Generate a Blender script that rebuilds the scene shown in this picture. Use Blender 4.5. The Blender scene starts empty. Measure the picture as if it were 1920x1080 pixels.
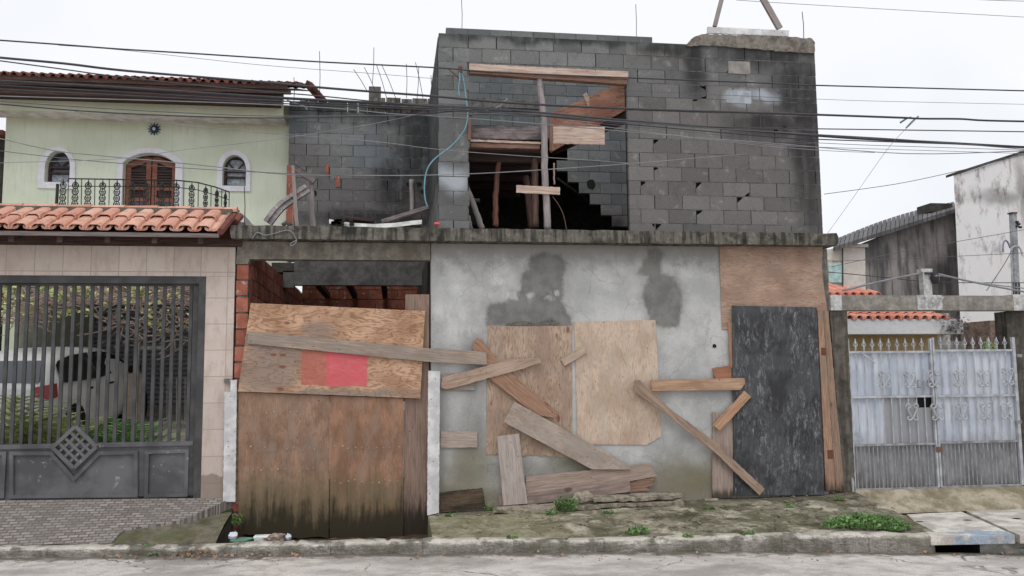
import bpy, math, random
from mathutils import Vector, Matrix, noise as mnoise
random.seed(7)
S = bpy.context.scene
COL = S.collection
# ---------------------------------------------------------------- camera
F, D, EYE = 1600.0, 11.3, 1.755
YAW, TP, ROLL = math.radians(8.0), 0.1, 0.0098
_p = math.atan(TP)
f_ = Vector((math.sin(YAW)*math.cos(_p), math.cos(YAW)*math.cos(_p), math.sin(_p)))
r0 = Vector((math.cos(YAW), -math.sin(YAW), 0)); u0 = r0.cross(f_)
r_ = r0*math.cos(ROLL) - u0*math.sin(ROLL)
u_ = u0*math.cos(ROLL) + r0*math.sin(ROLL)
CAM = Vector((0, -D, EYE))
cd = bpy.data.cameras.new('camera'); cam = bpy.data.objects.new('camera', cd); COL.objects.link(cam)
cd.sensor_width = 36; cd.lens = 36*F/1920; cd.clip_end = 1000; cd.clip_start = 0.05
m = Matrix.Identity(4)
for i, vv in enumerate((r_, u_, -f_)):
    for k in range(3): m[k][i] = vv[k]
m.translation = CAM
cam.matrix_world = m
S.camera = cam
# ---------------------------------------------------------------- light
SUN_EL, SUN_AZ = math.radians(58), math.radians(200)      # high, behind the viewer
W = bpy.data.worlds.new('World'); S.world = W; W.use_nodes = True
nt = W.node_tree; nt.nodes.clear()
sky = nt.nodes.new('ShaderNodeTexSky'); sky.sky_type = 'NISHITA'; sky.sun_disc = False
sky.sun_elevation = SUN_EL; sky.sun_rotation = SUN_AZ
b1 = nt.nodes.new('ShaderNodeBackground'); b1.inputs[1].default_value = 0.1
nt.links.new(sky.outputs[0], b1.inputs[0])
tc = nt.nodes.new('ShaderNodeTexCoord'); no = nt.nodes.new('ShaderNodeTexNoise')
no.inputs['Scale'].default_value = 1.7; no.inputs['Detail'].default_value = 4; no.inputs['Roughness'].default_value = .5
nt.links.new(tc.outputs['Generated'], no.inputs['Vector'])
cr = nt.nodes.new('ShaderNodeValToRGB')
cr.color_ramp.elements[0].position = .32; cr.color_ramp.elements[0].color = (.66, .71, .77, 1)
cr.color_ramp.elements[1].position = .56; cr.color_ramp.elements[1].color = (.95, .957, .98, 1)
nt.links.new(no.outputs[0], cr.inputs[0])
b2 = nt.nodes.new('ShaderNodeBackground'); b2.inputs[1].default_value = 1.0
nt.links.new(cr.outputs[0], b2.inputs[0])
mx = nt.nodes.new('ShaderNodeMixShader'); mx.inputs[0].default_value = .9
nt.links.new(b1.outputs[0], mx.inputs[1]); nt.links.new(b2.outputs[0], mx.inputs[2])
wo = nt.nodes.new('ShaderNodeOutputWorld'); nt.links.new(mx.outputs[0], wo.inputs[0])
sl = bpy.data.lights.new('sun', 'SUN'); sl.energy = .9; sl.angle = math.radians(30); sl.color = (1, .97, .93)
so = bpy.data.objects.new('sun', sl); COL.objects.link(so)
sd = Vector((math.sin(SUN_AZ)*math.cos(SUN_EL), math.cos(SUN_AZ)*math.cos(SUN_EL), math.sin(SUN_EL)))
so.rotation_euler = sd.to_track_quat('Z', 'Y').to_euler(); so.location = sd*60
vs = S.view_settings; vs.view_transform = 'Standard'; vs.look = 'None'; vs.exposure = 0.14; vs.gamma = 1
vs.use_curve_mapping = False
# ---------------------------------------------------------------- projection helpers (pixels of the 1920x1080 photo)
def ray(u, v): return f_ + r_*((u-960)/F) - u_*((v-540)/F)
def P(u, v, y=0.0):
    d = ray(u, v); return CAM + d*((y+D)/d.y)
def PZ(u, v, z):
    d = ray(u, v); return CAM + d*((z-EYE)/d.z)
def XZ(u, v, y=0.0):
    p = P(u, v, y); return (p.x, p.z)
def lin(c): return tuple((x/12.92 if x <= .04045 else ((x+.055)/1.055)**2.4) for x in c)
KA = 1.12
def C(r, g, b, k=1.3):
    """albedo of something that shows as sRGB r,g,b under this overcast light"""
    c = lin((r/255, g/255, b/255)); m = .3*c[0]+.6*c[1]+.1*c[2]
    return tuple(min(.82, max(.008, (x*.86+m*.14)*k*KA)) for x in c)+(1,)
# ---------------------------------------------------------------- object helpers
def wm(o):
    return o.matrix_basis.copy() if o.parent is None else wm(o.parent) @ o.matrix_parent_inverse @ o.matrix_basis
def setp(o, parent):
    o.parent = parent; o.matrix_parent_inverse = wm(parent).inverted()
def tag(o, label=None, cat=None, group=None, kind=None):
    if label: o['label'] = label
    if cat: o['category'] = cat
    if group: o['group'] = group
    if kind: o['kind'] = kind
    return o
def empty(name, loc, label, cat, group=None, kind=None):
    o = bpy.data.objects.new(name, None); COL.objects.link(o); o.location = loc; o.empty_display_size = .1
    return tag(o, label, cat, group, kind)
def copy_tree(o, parent=None):
    c = o.copy(); COL.objects.link(c)
    if parent is not None: c.parent = parent
    for ch in list(o.children): copy_tree(ch, c)
    return c
class MB:
    def __init__(s): s.v = []; s.f = []
    def add(s, vs_, fs):
        n = len(s.v); s.v += [tuple(p) for p in vs_]; s.f += [tuple(i+n for i in q) for q in fs]; return s
    def box(s, x0, x1, y0, y1, z0, z1):
        return s.add([(x0,y0,z0),(x1,y0,z0),(x1,y1,z0),(x0,y1,z0),(x0,y0,z1),(x1,y0,z1),(x1,y1,z1),(x0,y1,z1)],
                     [(0,3,2,1),(4,5,6,7),(0,1,5,4),(1,2,6,5),(2,3,7,6),(3,0,4,7)])
    def hexa(s, a, b):
        """two quads a (front) and b (back), same order"""
        return s.add(list(a)+list(b), [(0,1,2,3),(7,6,5,4),(0,4,5,1),(1,5,6,2),(2,6,7,3),(3,7,4,0)])
    def prism(s, pts, y0, y1):
        """outline of (x,z) points, y0 front"""
        a = sum(pts[i][0]*pts[(i+1)%len(pts)][1]-pts[(i+1)%len(pts)][0]*pts[i][1] for i in range(len(pts)))
        if a < 0: pts = pts[::-1]
        n = len(pts)
        vs_ = [(p[0], y0, p[1]) for p in pts]+[(p[0], y1, p[1]) for p in pts]
        return s.add(vs_, [tuple(range(n)), tuple(range(2*n-1, n-1, -1))]+[(i, i+n, (i+1)%n+n, (i+1)%n) for i in range(n)])
    def tube(s, pts, r, n=6, cap=True, r1=None, sq=False):
        pts = [Vector(p) for p in pts]; m_ = len(pts); base = len(s.v)
        for i, p in enumerate(pts):
            t = (pts[min(i+1, m_-1)]-pts[max(i-1, 0)])
            if t.length < 1e-9: t = Vector((0,0,1))
            t.normalize()
            ref = Vector((0, 1, 0)) if abs(t.y) < .9 else Vector((0, 0, 1))
            a = t.cross(ref).normalized(); b = t.cross(a)
            rr = r if r1 is None else r+(r1-r)*i/max(1, m_-1)
            if callable(r): rr = r(i/max(1, m_-1))
            for k in range(n):
                th = 2*math.pi*(k+(.5 if sq else 0))/n
                s.v.append(tuple(p+a*(math.cos(th)*rr)+b*(math.sin(th)*rr)))
        for i in range(m_-1):
            for k in range(n):
                s.f.append((base+i*n+k, base+i*n+(k+1)%n, base+(i+1)*n+(k+1)%n, base+(i+1)*n+k))
        if cap:
            s.f.append(tuple(base+k for k in range(n))[::-1]); s.f.append(tuple(base+(m_-1)*n+k for k in range(n)))
        return s
    def bar(s, a, b, w, t, ref=Vector((0,1,0))):
        """rectangular bar from a to b, w in the facade plane, t along ref"""
        a = Vector(a); b = Vector(b); d = (b-a).normalized(); side = d.cross(ref).normalized()*w/2; rr = ref*t/2
        q = lambda p: [p-side-rr, p+side-rr, p+side+rr, p-side+rr]
        return s.hexa(q(a), q(b))
    def build(s, name, mat, parent=None, origin=None, smooth=False, bevel=0, rot=None):
        if origin is None:
            xs = [p[0] for p in s.v]; ys = [p[1] for p in s.v]; zs = [p[2] for p in s.v]
            origin = Vector(((min(xs)+max(xs))/2, (min(ys)+max(ys))/2, min(zs)))
        M = Matrix.Translation(origin) @ (rot.to_4x4() if rot else Matrix.Identity(4)); Mi = M.inverted()
        me = bpy.data.meshes.new(name); me.from_pydata([Mi @ Vector(p) for p in s.v], [], s.f); me.validate()
        import bmesh
        bm = bmesh.new(); bm.from_mesh(me); bmesh.ops.recalc_face_normals(bm, faces=bm.faces); bm.to_mesh(me); bm.free()
        if mat: me.materials.append(mat)
        if smooth:
            for p in me.polygons: p.use_smooth = True
        o = bpy.data.objects.new(name, me); COL.objects.link(o); o.matrix_basis = M
        if bevel:
            b = o.modifiers.new('bevel', 'BEVEL'); b.width = bevel; b.segments = 2; b.limit_method = 'ANGLE'
        if parent: setp(o, parent)
        return o
def smooth_path(pts, n=8):
    out = []; m_ = len(pts)
    for i in range(m_-1):
        p0 = Vector(pts[max(0, i-1)]); p1 = Vector(pts[i]); p2 = Vector(pts[i+1]); p3 = Vector(pts[min(m_-1, i+2)])
        for k in range(n):
            t = k/n
            out.append(.5*((2*p1)+(p2-p0)*t+(2*p0-5*p1+4*p2-p3)*t*t+(3*p1-p0-3*p2+p3)*t**3))
    out.append(Vector(pts[-1])); return out
def jagline(a, b, amp, step=.03):
    a = Vector(a); b = Vector(b); L = (b-a).length; n = max(1, int(L/step)); d = (b-a)/L if L else Vector((0,0)); nn = Vector((-d.y, d.x))
    out = []
    for i in range(n):
        p = a+d*(L*i/n)
        if i: p = p+nn*random.uniform(-amp, amp)
        out.append((p.x, p.y))
    return out
def plate(name, px, y, t, mat, parent=None, jag=.003, jags=None, vert=False, label=None, cat=None, group=None):
    """board standing in the facade: outline px in photo pixels on the plane y (front face), thickness t"""
    pts = [XZ(u, v, y) for u, v in px]; out = []
    n = len(pts)
    for i in range(n):
        am = jag if not jags or jags[i] is None else jags[i]
        out += jagline(pts[i], pts[(i+1)%n], am)
    # frame along the longest edge
    L, d = max(((Vector(pts[(i+1)%n])-Vector(pts[i])).length, Vector(pts[(i+1)%n])-Vector(pts[i])) for i in range(n))
    a = math.atan2(d.y, d.x)
    if a > math.pi/2: a -= math.pi
    if a < -math.pi/2: a += math.pi
    if vert and abs(a) < math.pi/4: a += math.pi/2
    cx = sum(p[0] for p in pts)/n; cz = sum(p[1] for p in pts)/n
    b = MB().prism(out, y, y+t)
    o = b.build(name, mat, parent, origin=Vector((cx, y, cz)), rot=Matrix.Rotation(-a, 3, 'Y'))
    if label: tag(o, label, cat, group)
    return o
# ---------------------------------------------------------------- material helpers
class NM:
    def __init__(s, name):
        s.m = bpy.data.materials.new(name); s.m.use_nodes = True; s.t = s.m.node_tree; s.t.nodes.clear()
        s.b = s.t.nodes.new('ShaderNodeBsdfPrincipled'); s.o = s.t.nodes.new('ShaderNodeOutputMaterial')
        s.t.links.new(s.b.outputs[0], s.o.inputs[0]); s.b.inputs['Specular IOR Level'].default_value = .3
    def set(s, inp, val):
        if isinstance(val, bpy.types.NodeSocket): s.t.links.new(val, inp)
        elif val is not None: inp.default_value = val
    def n(s, ty, ins=(), **pr):
        nd = s.t.nodes.new(ty)
        for k, v in pr.items(): setattr(nd, k, v)
        for k, v in (ins.items() if isinstance(ins, dict) else enumerate(ins)): s.set(nd.inputs[k], v)
        return nd
    def pos(s): return s.n('ShaderNodeNewGeometry').outputs['Position']
    def island(s): return s.n('ShaderNodeNewGeometry').outputs['Random Per Island']
    def obj(s, seed=True):
        o = s.n('ShaderNodeTexCoord').outputs['Object']
        if not seed: return o
        r = s.math('MULTIPLY', s.n('ShaderNodeObjectInfo').outputs['Random'], 37.0)
        return s.vm('ADD', o, s.n('ShaderNodeCombineXYZ', [r, r, r]).outputs[0])
    def vm(s, op, a, b=None):
        nd = s.n('ShaderNodeVectorMath', operation=op); s.set(nd.inputs[0], a)
        if b is not None: s.set(nd.inputs[1], b)
        return nd.outputs['Value'] if op in ('LENGTH', 'DISTANCE', 'DOT_PRODUCT') else nd.outputs[0]
    def math(s, op, a, b=0.0, clamp=False):
        nd = s.n('ShaderNodeMath', [a, b], operation=op, use_clamp=clamp); return nd.outputs[0]
    def scale(s, v, sc): return s.vm('MULTIPLY', v, sc)
    def noise(s, v, sc, det=4, ro=.55, dist=0):
        return s.n('ShaderNodeTexNoise', {'Vector': v, 'Scale': sc, 'Detail': det, 'Roughness': ro, 'Distortion': dist}).outputs[0]
    def noisec(s, v, sc, det=3):
        return s.n('ShaderNodeTexNoise', {'Vector': v, 'Scale': sc, 'Detail': det}).outputs[1]
    def vor(s, v, sc, feat='F1', rnd=1.0):
        return s.n('ShaderNodeTexVoronoi', {'Vector': v, 'Scale': sc, 'Randomness': rnd}, feature=feat).outputs[0]
    def mr(s, v, a, b, c=0.0, d=1.0, sm=True):
        return s.n('ShaderNodeMapRange', {0: v, 1: a, 2: b, 3: c, 4: d}, interpolation_type='SMOOTHSTEP' if sm else 'LINEAR').outputs[0]
    def mix(s, f, a, b, mode='MIX'):
        nd = s.n('ShaderNodeMix', data_type='RGBA', blend_type=mode); nd.clamp_factor = True
        s.set(nd.inputs[0], f); s.set(nd.inputs[6], a); s.set(nd.inputs[7], b); return nd.outputs[2]
    def sep(s, v):
        q = s.n('ShaderNodeSeparateXYZ', [v]).outputs; return q[0], q[1], q[2]
    def comb(s, x, y, z): return s.n('ShaderNodeCombineXYZ', [x, y, z]).outputs[0]
    def ramp(s, f, stops):
        nd = s.n('ShaderNodeValToRGB', [f]); e = nd.color_ramp.elements
        while len(e) > 2: e.remove(e[-1])
        e[0].position, e[0].color = stops[0]; e[1].position, e[1].color = stops[1]
        for p, c in stops[2:]:
            q = e.new(p); q.color = c
        return nd.outputs[0]
    def warp(s, v, sc, amp):
        c = s.noisec(v, sc); c = s.vm('SUBTRACT', c, (.5, .5, .5)); return s.vm('ADD', v, s.scale(c, (amp, amp, amp)))
    def blobs(s, v, lst, soft=.25):
        """mask of soft-edged ellipses (x, z, rx, rz) in the x-z plane, v already warped"""
        cur = None
        for x, z, rx, rz in lst:
            d = s.vm('LENGTH', s.scale(s.vm('SUBTRACT', v, (x, 0, z)), (1/rx, 0, 1/rz)))
            cur = d if cur is None else s.math('MINIMUM', cur, d)
        return s.mr(cur, 1+soft, 1-soft)
    def done(s, col, rough=.85, bump=None, bs=.3, bd=.01, metal=0, spec=None):
        s.set(s.b.inputs['Base Color'], col); s.set(s.b.inputs['Roughness'], rough); s.set(s.b.inputs['Metallic'], metal)
        if spec is not None: s.b.inputs['Specular IOR Level'].default_value = spec
        if bump is not None:
            bn = s.n('ShaderNodeBump', {'Height': bump, 'Strength': bs, 'Distance': bd}); s.t.links.new(bn.outputs[0], s.b.inputs['Normal'])
        return s.m
def pxblob(lst, y=0.0):
    out = []
    for u, v, ru, rv in lst:
        a = P(u, v, y); b = P(u+ru, v, y); c = P(u, v+rv, y); out.append((a.x, a.z, (b-a).length, (c-a).length))
    return out
# ---------------------------------------------------------------- materials
def mat_plain(name, col, rough=.8, var=.15, sc=6, bump=.2, metal=0, spec=None):
    q = NM(name); p = q.obj(); n1 = q.noise(p, sc, 5); n2 = q.noise(p, sc*12, 3)
    d = tuple(c*(1-var*1.6) for c in col[:3])+(1,); l = tuple(min(1, c*(1+var)) for c in col[:3])+(1,)
    c = q.mix(q.mr(n1, .35, .65), d, l)
    c = q.mix(q.math('MULTIPLY', q.mr(n2, .5, .7), .25), c, d)
    return q.done(c, rough, n2, bump, .004, metal, spec)
def mat_block(name, warm=(), dark=(), pale=(), dry=(), base=((77,77,77),(109,110,110)), wet=.78, k=1.5, warmcol=((84,80,79),(108,103,101))):
    """hollow concrete blocks: a tint per block, warm / soot-dark / washed areas, drips from the top"""
    q = NM(name); p = q.pos(); isl = q.island(); w = q.warp(p, 2.2, .35)
    isl = q.mr(isl, 0, 1, .18, .82, False); c = q.mix(isl, C(*base[0], k), C(*base[1], k))
    c = q.mix(q.mr(q.noise(q.scale(p, (1, 1, 1)), .9, 3), .4, .62), c, q.mix(isl, C(88,89,89,k), C(116,117,115,k)))
    if warm:
        f = q.blobs(w, warm, .5)
        c = q.mix(q.math('MULTIPLY', f, .85), c, q.mix(isl, C(*warmcol[0], k), C(*warmcol[1], k)))
    g = q.noise(p, 55, 4, .7)
    c = q.mix(q.mr(g, .35, .68), q.mix(.25, c, (0,0,0,1)), c)
    x, y, z = q.sep(p)
    drip = q.noise(q.comb(q.math('MULTIPLY', x, 9), q.math('MULTIPLY', y, 9), q.math('MULTIPLY', z, .7)), 1, 4)
    mott = q.noise(p, 7, 5, .6)
    c = q.mix(q.math('MULTIPLY', q.mr(mott, .5, .72), .35), c, C(62,62,61,k))
    c = q.mix(q.math('MULTIPLY', q.mr(q.noise(q.vm('ADD', p, (9, 3, 5)), 5, 5, .65), .56, .74), .4), c, C(146,146,142,k))
    if pale:
        c = q.mix(q.math('MULTIPLY', q.blobs(w, pale, .6), .7), c, C(150,158,165,k))
    if dark:
        f = q.blobs(w, dark, .6); f2 = q.math('MULTIPLY', f, q.mr(q.math('ADD', q.math('MULTIPLY', drip, .6), q.math('MULTIPLY', mott, .4)), .3, .56, .55, 1))
        c = q.mix(q.math('MULTIPLY', f2, wet), c, C(30,30,32,1))
    return q.done(c, .93, g, .5, .006, spec=.15)
def mat_conc(name, base=(128,124,118), dark=(60,58,54), moss=None, k=1.25, drip=0, sc=1.0, bs=.5, dk=.8):
    q = NM(name); p = q.pos(); g = q.noise(p, 60*sc, 4, .7); m1 = q.noise(p, 2.6*sc, 6, .6); m2 = q.noise(q.vm('ADD', p, (5,5,5)), 9*sc, 5, .65)
    x, y, z = q.sep(p)
    c = q.mix(q.mr(m2, .35, .65), C(*[v*.88 for v in base], k), C(*[min(255, v*1.08) for v in base], k))
    c = q.mix(q.math('MULTIPLY', q.mr(m1, .48, .66), dk), c, C(*dark, k))
    if drip:
        dr = q.noise(q.comb(q.math('MULTIPLY', x, 14), q.math('MULTIPLY', y, 14), q.math('MULTIPLY', z, 1.2)), 1, 4, .6)
        c = q.mix(q.math('MULTIPLY', q.mr(dr, .42, .6), drip), c, C(*[v*.7 for v in dark], k))
    if moss:
        c = q.mix(q.math('MULTIPLY', q.mr(q.noise(q.vm('ADD', p, (2,7,1)), 3.5*sc, 5), .5, .66), .7), c, C(*moss, k))
    c = q.mix(q.mr(g, .36, .6, .25, 0), c, (.02,.02,.02,1))
    return q.done(c, .93, q.math('ADD', g, q.math('MULTIPLY', m2, 1.5)), bs, .01, spec=.15)
def mat_wood(name, c1, c2, grey=None, gf=.5, rot=None, k=1.25, nails=True, fine=1.0):
    """sawn board, grain along local X; rot=(z0, z1, colour) darkens the damp foot"""
    q = NM(name); p = q.obj(); x, y, z = q.sep(p); tn = lambda c: (c[0]*.985, c[1]*.985, min(255, c[2]*1.01+2)); c1, c2 = tn(c1), tn(c2)
    st = q.comb(q.math('MULTIPLY', x, .9), q.math('MULTIPLY', y, 8), q.math('MULTIPLY', z, 14*fine))
    g1 = q.noise(st, 3.2, 5, .62, .6); g2 = q.noise(q.comb(q.math('MULTIPLY', x, 1.6), y, q.math('MULTIPLY', z, 60)), 2.5, 3, .6)
    c = q.mix(q.mr(g1, .34, .66), C(*c1, k), C(*c2, k))
    c = q.mix(q.mr(g2, .52, .72, 0, .5), c, C(*[v*.55 for v in c1], k))
    if grey:
        c = q.mix(q.math('MULTIPLY', q.mr(q.noise(q.comb(q.math('MULTIPLY', x, 1.2), y, q.math('MULTIPLY', z, 3)), 2.1, 5, .6), .42, .62), gf), c, C(*grey, k))
    if nails:
        v = q.vor(q.comb(x, 0.0, z), 9); c = q.mix(q.mr(v, .075, .05), c, C(50,34,24,k))
    kn = q.vor(q.comb(q.math('MULTIPLY', x, .55), 0.0, z), 3.1); c = q.mix(q.mr(kn, .13, .06, 0, .7), c, C(*[v*.5 for v in c1], k))
    c = q.mix(q.mr(q.noise(p, 4, 5, .65), .55, .75, 0, .4), c, C(*[v*.62 for v in c2], k))
    if rot:
        wx, wy, wz = q.sep(q.pos()); dr = q.noise(q.comb(q.math('MULTIPLY', wx, 16), 0.0, q.math('MULTIPLY', wz, 1.4)), 1, 4, .6)
        h = q.math('ADD', wz, q.math('MULTIPLY', q.math('SUBTRACT', .5, dr), 1.1*(rot[1]-rot[0])*2))
        c = q.mix(q.mr(h, rot[1], rot[0], 0, .92), c, C(*rot[2], k))
    return q.done(c, .85, q.math('ADD', g1, q.math('MULTIPLY', g2, .6)), .45, .006, spec=.2)
def mat_ply(name, c1, c2, line, grey=None, greyb=(), k=1.25, scale=1.0, contrast=1.0, rot=None, red=None, nails=True, aniso=5, extra=None, gf=.75, knots=False):
    """rotary cut plywood: flowing contour grain along local X"""
    q = NM(name); p = q.obj(); x, y, z = q.sep(p); tn = lambda c: (c[0]*.985, c[1]*.985, min(255, c[2]*1.01+2)); c1, c2 = tn(c1), tn(c2)
    s = q.comb(q.math('MULTIPLY', x, 1.0), 0.0, q.math('MULTIPLY', z, aniso)); s = q.warp(s, 3, .12)
    n1 = q.noise(s, 1.1*scale, 4, .5, .2); ring = q.math('SINE', q.math('MULTIPLY', n1, 95))
    fine = q.noise(q.comb(q.math('MULTIPLY', x, 2), 0.0, q.math('MULTIPLY', z, 55)), 2.2, 3, .6)
    big = q.noise(q.comb(x, 0.0, q.math('MULTIPLY', z, 1.6)), 2.2, 5, .6)
    c = q.mix(q.mr(big, .36, .64), C(*c1, k), C(*c2, k))
    c = q.mix(q.math('MULTIPLY', q.mr(ring, .3, 1.0), .55*contrast), c, C(*line, k))
    c = q.mix(q.mr(fine, .5, .72, 0, .35), c, C(*line, k))
    wp = q.pos(); wv = q.warp(wp, 3.0, .2)
    if grey and greyb:
        f = q.blobs(wv, greyb, .5); f = q.math('MULTIPLY', f, q.mr(q.math('ADD', q.math('MULTIPLY', fine, .5), q.math('MULTIPLY', big, .5)), .3, .6, .35, 1))
        c = q.mix(q.math('MULTIPLY', f, gf), c, C(*grey, k))
    elif grey:
        c = q.mix(q.math('MULTIPLY', q.mr(q.noise(q.comb(q.math('MULTIPLY', x, 1.0), 2.0, q.math('MULTIPLY', z, 2.5)), 2.4, 6, .65), .45, .65), gf), c, C(*grey, k))
    if red:
        for (x0, x1, z0, z1, col, st) in red:
            wx, wy, wz = q.sep(q.warp(wp, 25, .012))
            def band(v, a, b, e=.008):
                return q.math('MULTIPLY', q.mr(v, a-e, a+e), q.mr(v, b+e, b-e))
            f = q.math('MULTIPLY', band(wx, x0, x1), band(wz, z0, z1))
            f = q.math('MULTIPLY', f, q.mr(q.noise(q.comb(q.math('MULTIPLY', x, 1.0), 0.0, q.math('MULTIPLY', z, 5)), 6, 5), .3, .6, st*.75, st))
            c = q.mix(f, c, C(*col, k))
    if knots:
        kv = q.vor(q.comb(q.math('MULTIPLY', x, .5), 0.0, q.warp(z, 1, 0) if False else z), 5.5); kr = q.noise(q.scale(p, (1,1,1)), 1.1, 2)
        c = q.mix(q.math('MULTIPLY', q.mr(kv, .16, .09), q.mr(kr, .47, .55, 0, .85)), c, C(116,70,50,k)); c = q.mix(q.mr(q.noise(q.comb(x, 3.0, q.math('MULTIPLY', z, 5)), 5, 6, .7), .56, .7, 0, .5), c, C(116,84,62,k))
    if nails:
        v = q.vor(q.comb(x, 0.0, z), 7); c = q.mix(q.mr(v, .06, .04), c, C(60,38,24,k))
    if rot:
        wx, wy, wz = q.sep(wp); dr = q.noise(q.comb(q.math('MULTIPLY', wx, 13), 0.0, q.math('MULTIPLY', wz, 1.1)), 1, 5, .65)
        h = q.math('ADD', wz, q.math('MULTIPLY', q.math('SUBTRACT', .5, dr), 2.4*(rot[1]-rot[0]))); h = q.math('ADD', h, q.math('MULTIPLY', q.math('SUBTRACT', .5, q.noise(wp, 1.7, 5, .65)), 2.2*(rot[1]-rot[0])))
        f = q.mr(h, rot[1], rot[0], 0, .93)
        c = q.mix(q.mr(h, rot[1]+.35, rot[1]-.05, 0, .6), c, C(92,86,58,k))
        c = q.mix(f, c, C(*rot[2], k))
    return q.done(c, .85, q.math('ADD', q.math('MULTIPLY', ring, .25), fine), .35, .004, spec=.2)
def mat_leaf(name, a, b, k=1.1):
    q = NM(name); i = q.island(); n1 = q.noise(q.pos(), 4, 3)
    c = q.mix(i, C(*a, k), C(*b, k)); c = q.mix(q.mr(n1, .4, .65, 0, .5), c, C(*[v*.6 for v in a], k))
    m_ = q.done(c, .6, spec=.3)
    q.b.inputs['Transmission Weight'].default_value = 0
    return m_
CONC = mat_conc('bare concrete', (120,117,111), (84,80,74), drip=.4)
DARKC = mat_conc('old dark concrete', (92,88,84), (52,50,48), drip=.5)
# ================================================================ ground, road, pavements
def lerp(a, b, t): return a+(b-a)*t
def interp(x, tab):
    if x <= tab[0][0]: return tab[0][1]
    for (xa, ya), (xb, yb) in zip(tab, tab[1:]):
        if x <= xb: return lerp(ya, yb, (x-xa)/(xb-xa))
    return tab[-1][1]
def yc(x): return -1.0-.085*(x+5)          # line of the kerb face
def fit(tab):
    """(u, v) of a line that runs on the kerb -> table x, z"""
    out = []
    for u, v in tab:
        x = 0
        for _ in range(6):
            p = P(u, v, yc(x)); x = p.x
        out.append((p.x, p.z))
    return out
T_bot = fit([(0,1046),(190,1043),(400,1042),(620,1041),(800,1038),(1290,1037),(1371,1034),(1640,1032),(1740,1033),(1900,1038)])
z_road = lambda x: interp(x, [(-7, T_bot[0][1]+.05), T_bot[0], T_bot[4], T_bot[6], T_bot[9], (12, T_bot[9][1]-.12)])
T_top = fit([(0,1029),(190,1026),(330,1027),(480,1021),(620,1018),(787,1016),(800,1014),(1123,1014),(1371,1006),(1640,1001),(1736,1004),(1920,1001)])
z_top = lambda x: interp(x, [(-7, T_top[0][1]+.03)]+T_top+[(12, T_top[-1][1]-.05)])
T_base = [P(u, v, 0) for u, v in [(0,940),(376,936),(440,941)]]
PIT0, PIT1 = P(441,1000,0).x, P(802,1000,0).x
zb_tab = [(-7,.29),(-4.7,.273),(-2.36,.232),(PIT0,.22),(PIT1,-.03),(1.6,.0),(3.3,.03),(5.9,.055),(6.37,.09),(9,.075),(12,.05)]
z_base = lambda x: interp(x, zb_tab)
XR = 6.25
# road
q = NM('worn road'); p = q.pos(); g = q.noise(p, 70, 4, .7); n1 = q.noise(q.scale(p, (.6, 1.1, 1)), 1.5, 6, .62); n2 = q.noise(q.scale(p, (1,1.2,1)), 6, 5, .6)
c = q.mix(q.mr(n1, .36, .6), C(160,154,148,1.1), C(204,197,190,1.1)); c = q.mix(q.mr(n2, .48, .66, 0, .5), c, C(156,146,138,1.1))
cr_ = q.vor(q.warp(p, 3, .35), .55, 'DISTANCE_TO_EDGE'); c = q.mix(q.math('MULTIPLY', q.mr(cr_, .012, .003), q.mr(n1, .45, .6, 0, .8)), c, C(90,82,74,.9))
c = q.mix(q.mr(g, .36, .6, .3, 0), c, C(80,76,72,.9)); x, y, z = q.sep(p)
# dark brown band along the gutter
yk = q.math('SUBTRACT', y, q.math('ADD', q.math('MULTIPLY', x, -.085), -1.425))
c = q.mix(q.mr(q.math('ADD', yk, q.math('MULTIPLY', q.math('SUBTRACT', n2, .5), .5)), -.27, -.06, 0, .9), c, C(96,86,76,1.0))
c = q.mix(q.mr(q.noise(q.scale(q.warp(p, 1.2, .8), (.6,1.0,1)), 2.1, 6, .68), .52, .66, 0, .45), c, C(134,126,118,1.1))
M_ROAD = q.done(c, .85, q.math('ADD', g, q.math('MULTIPLY', n2, 1.5)), .5, .012, spec=.25)
def sheet(name, xs, ts, fn, mat, **kw):
    b = MB(); nx, nt_ = len(xs), len(ts)
    for x in xs:
        for t in ts: b.v.append(tuple(fn(x, t)))
    for i in range(nx-1):
        for j in range(nt_-1): b.f.append((i*nt_+j, i*nt_+j+1, (i+1)*nt_+j+1, (i+1)*nt_+j))
    return b.build(name, mat, smooth=True, origin=Vector((0,0,0)), **kw)
def fr(a, b, n): return [a+(b-a)*i/n for i in range(n+1)]
def nz(x, y, s, a, o=0): return mnoise.noise(Vector((x*s, y*s, o)))*a
def road_fn(x, t):
    y = lerp(yc(x)+.02, -34, t**2.2); return (x, y, z_road(x)+nz(x, y, 1.1, .012)-.03*min(1, (yc(x)-y)*.1)+ nz(x,y,5,.004,3))
tag(sheet('road', [-60,-30,-15]+fr(-8, 14, 150)+[25,45,70], fr(0, 1, 60), road_fn, M_ROAD), kind='structure')
g_ = MB().box(-250, 250, -250, 250, -1.3, -1.0).build('ground', mat_conc('dusty ground', (120,112,100), (90,84,74), sc=.4)); tag(g_, kind='structure')
# terrain the buildings stand on, behind the facades
tag(MB().box(-9, PIT0-.15, 1.0, 14, -.9, .5).box(PIT1+.1, 40, .35, 60, -.9, .05).box(-60,-9,.3,60,-.9,.3).build('terrain', mat_conc('yard ground', (116,108,98), (78,72,62))), kind='structure')
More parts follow.
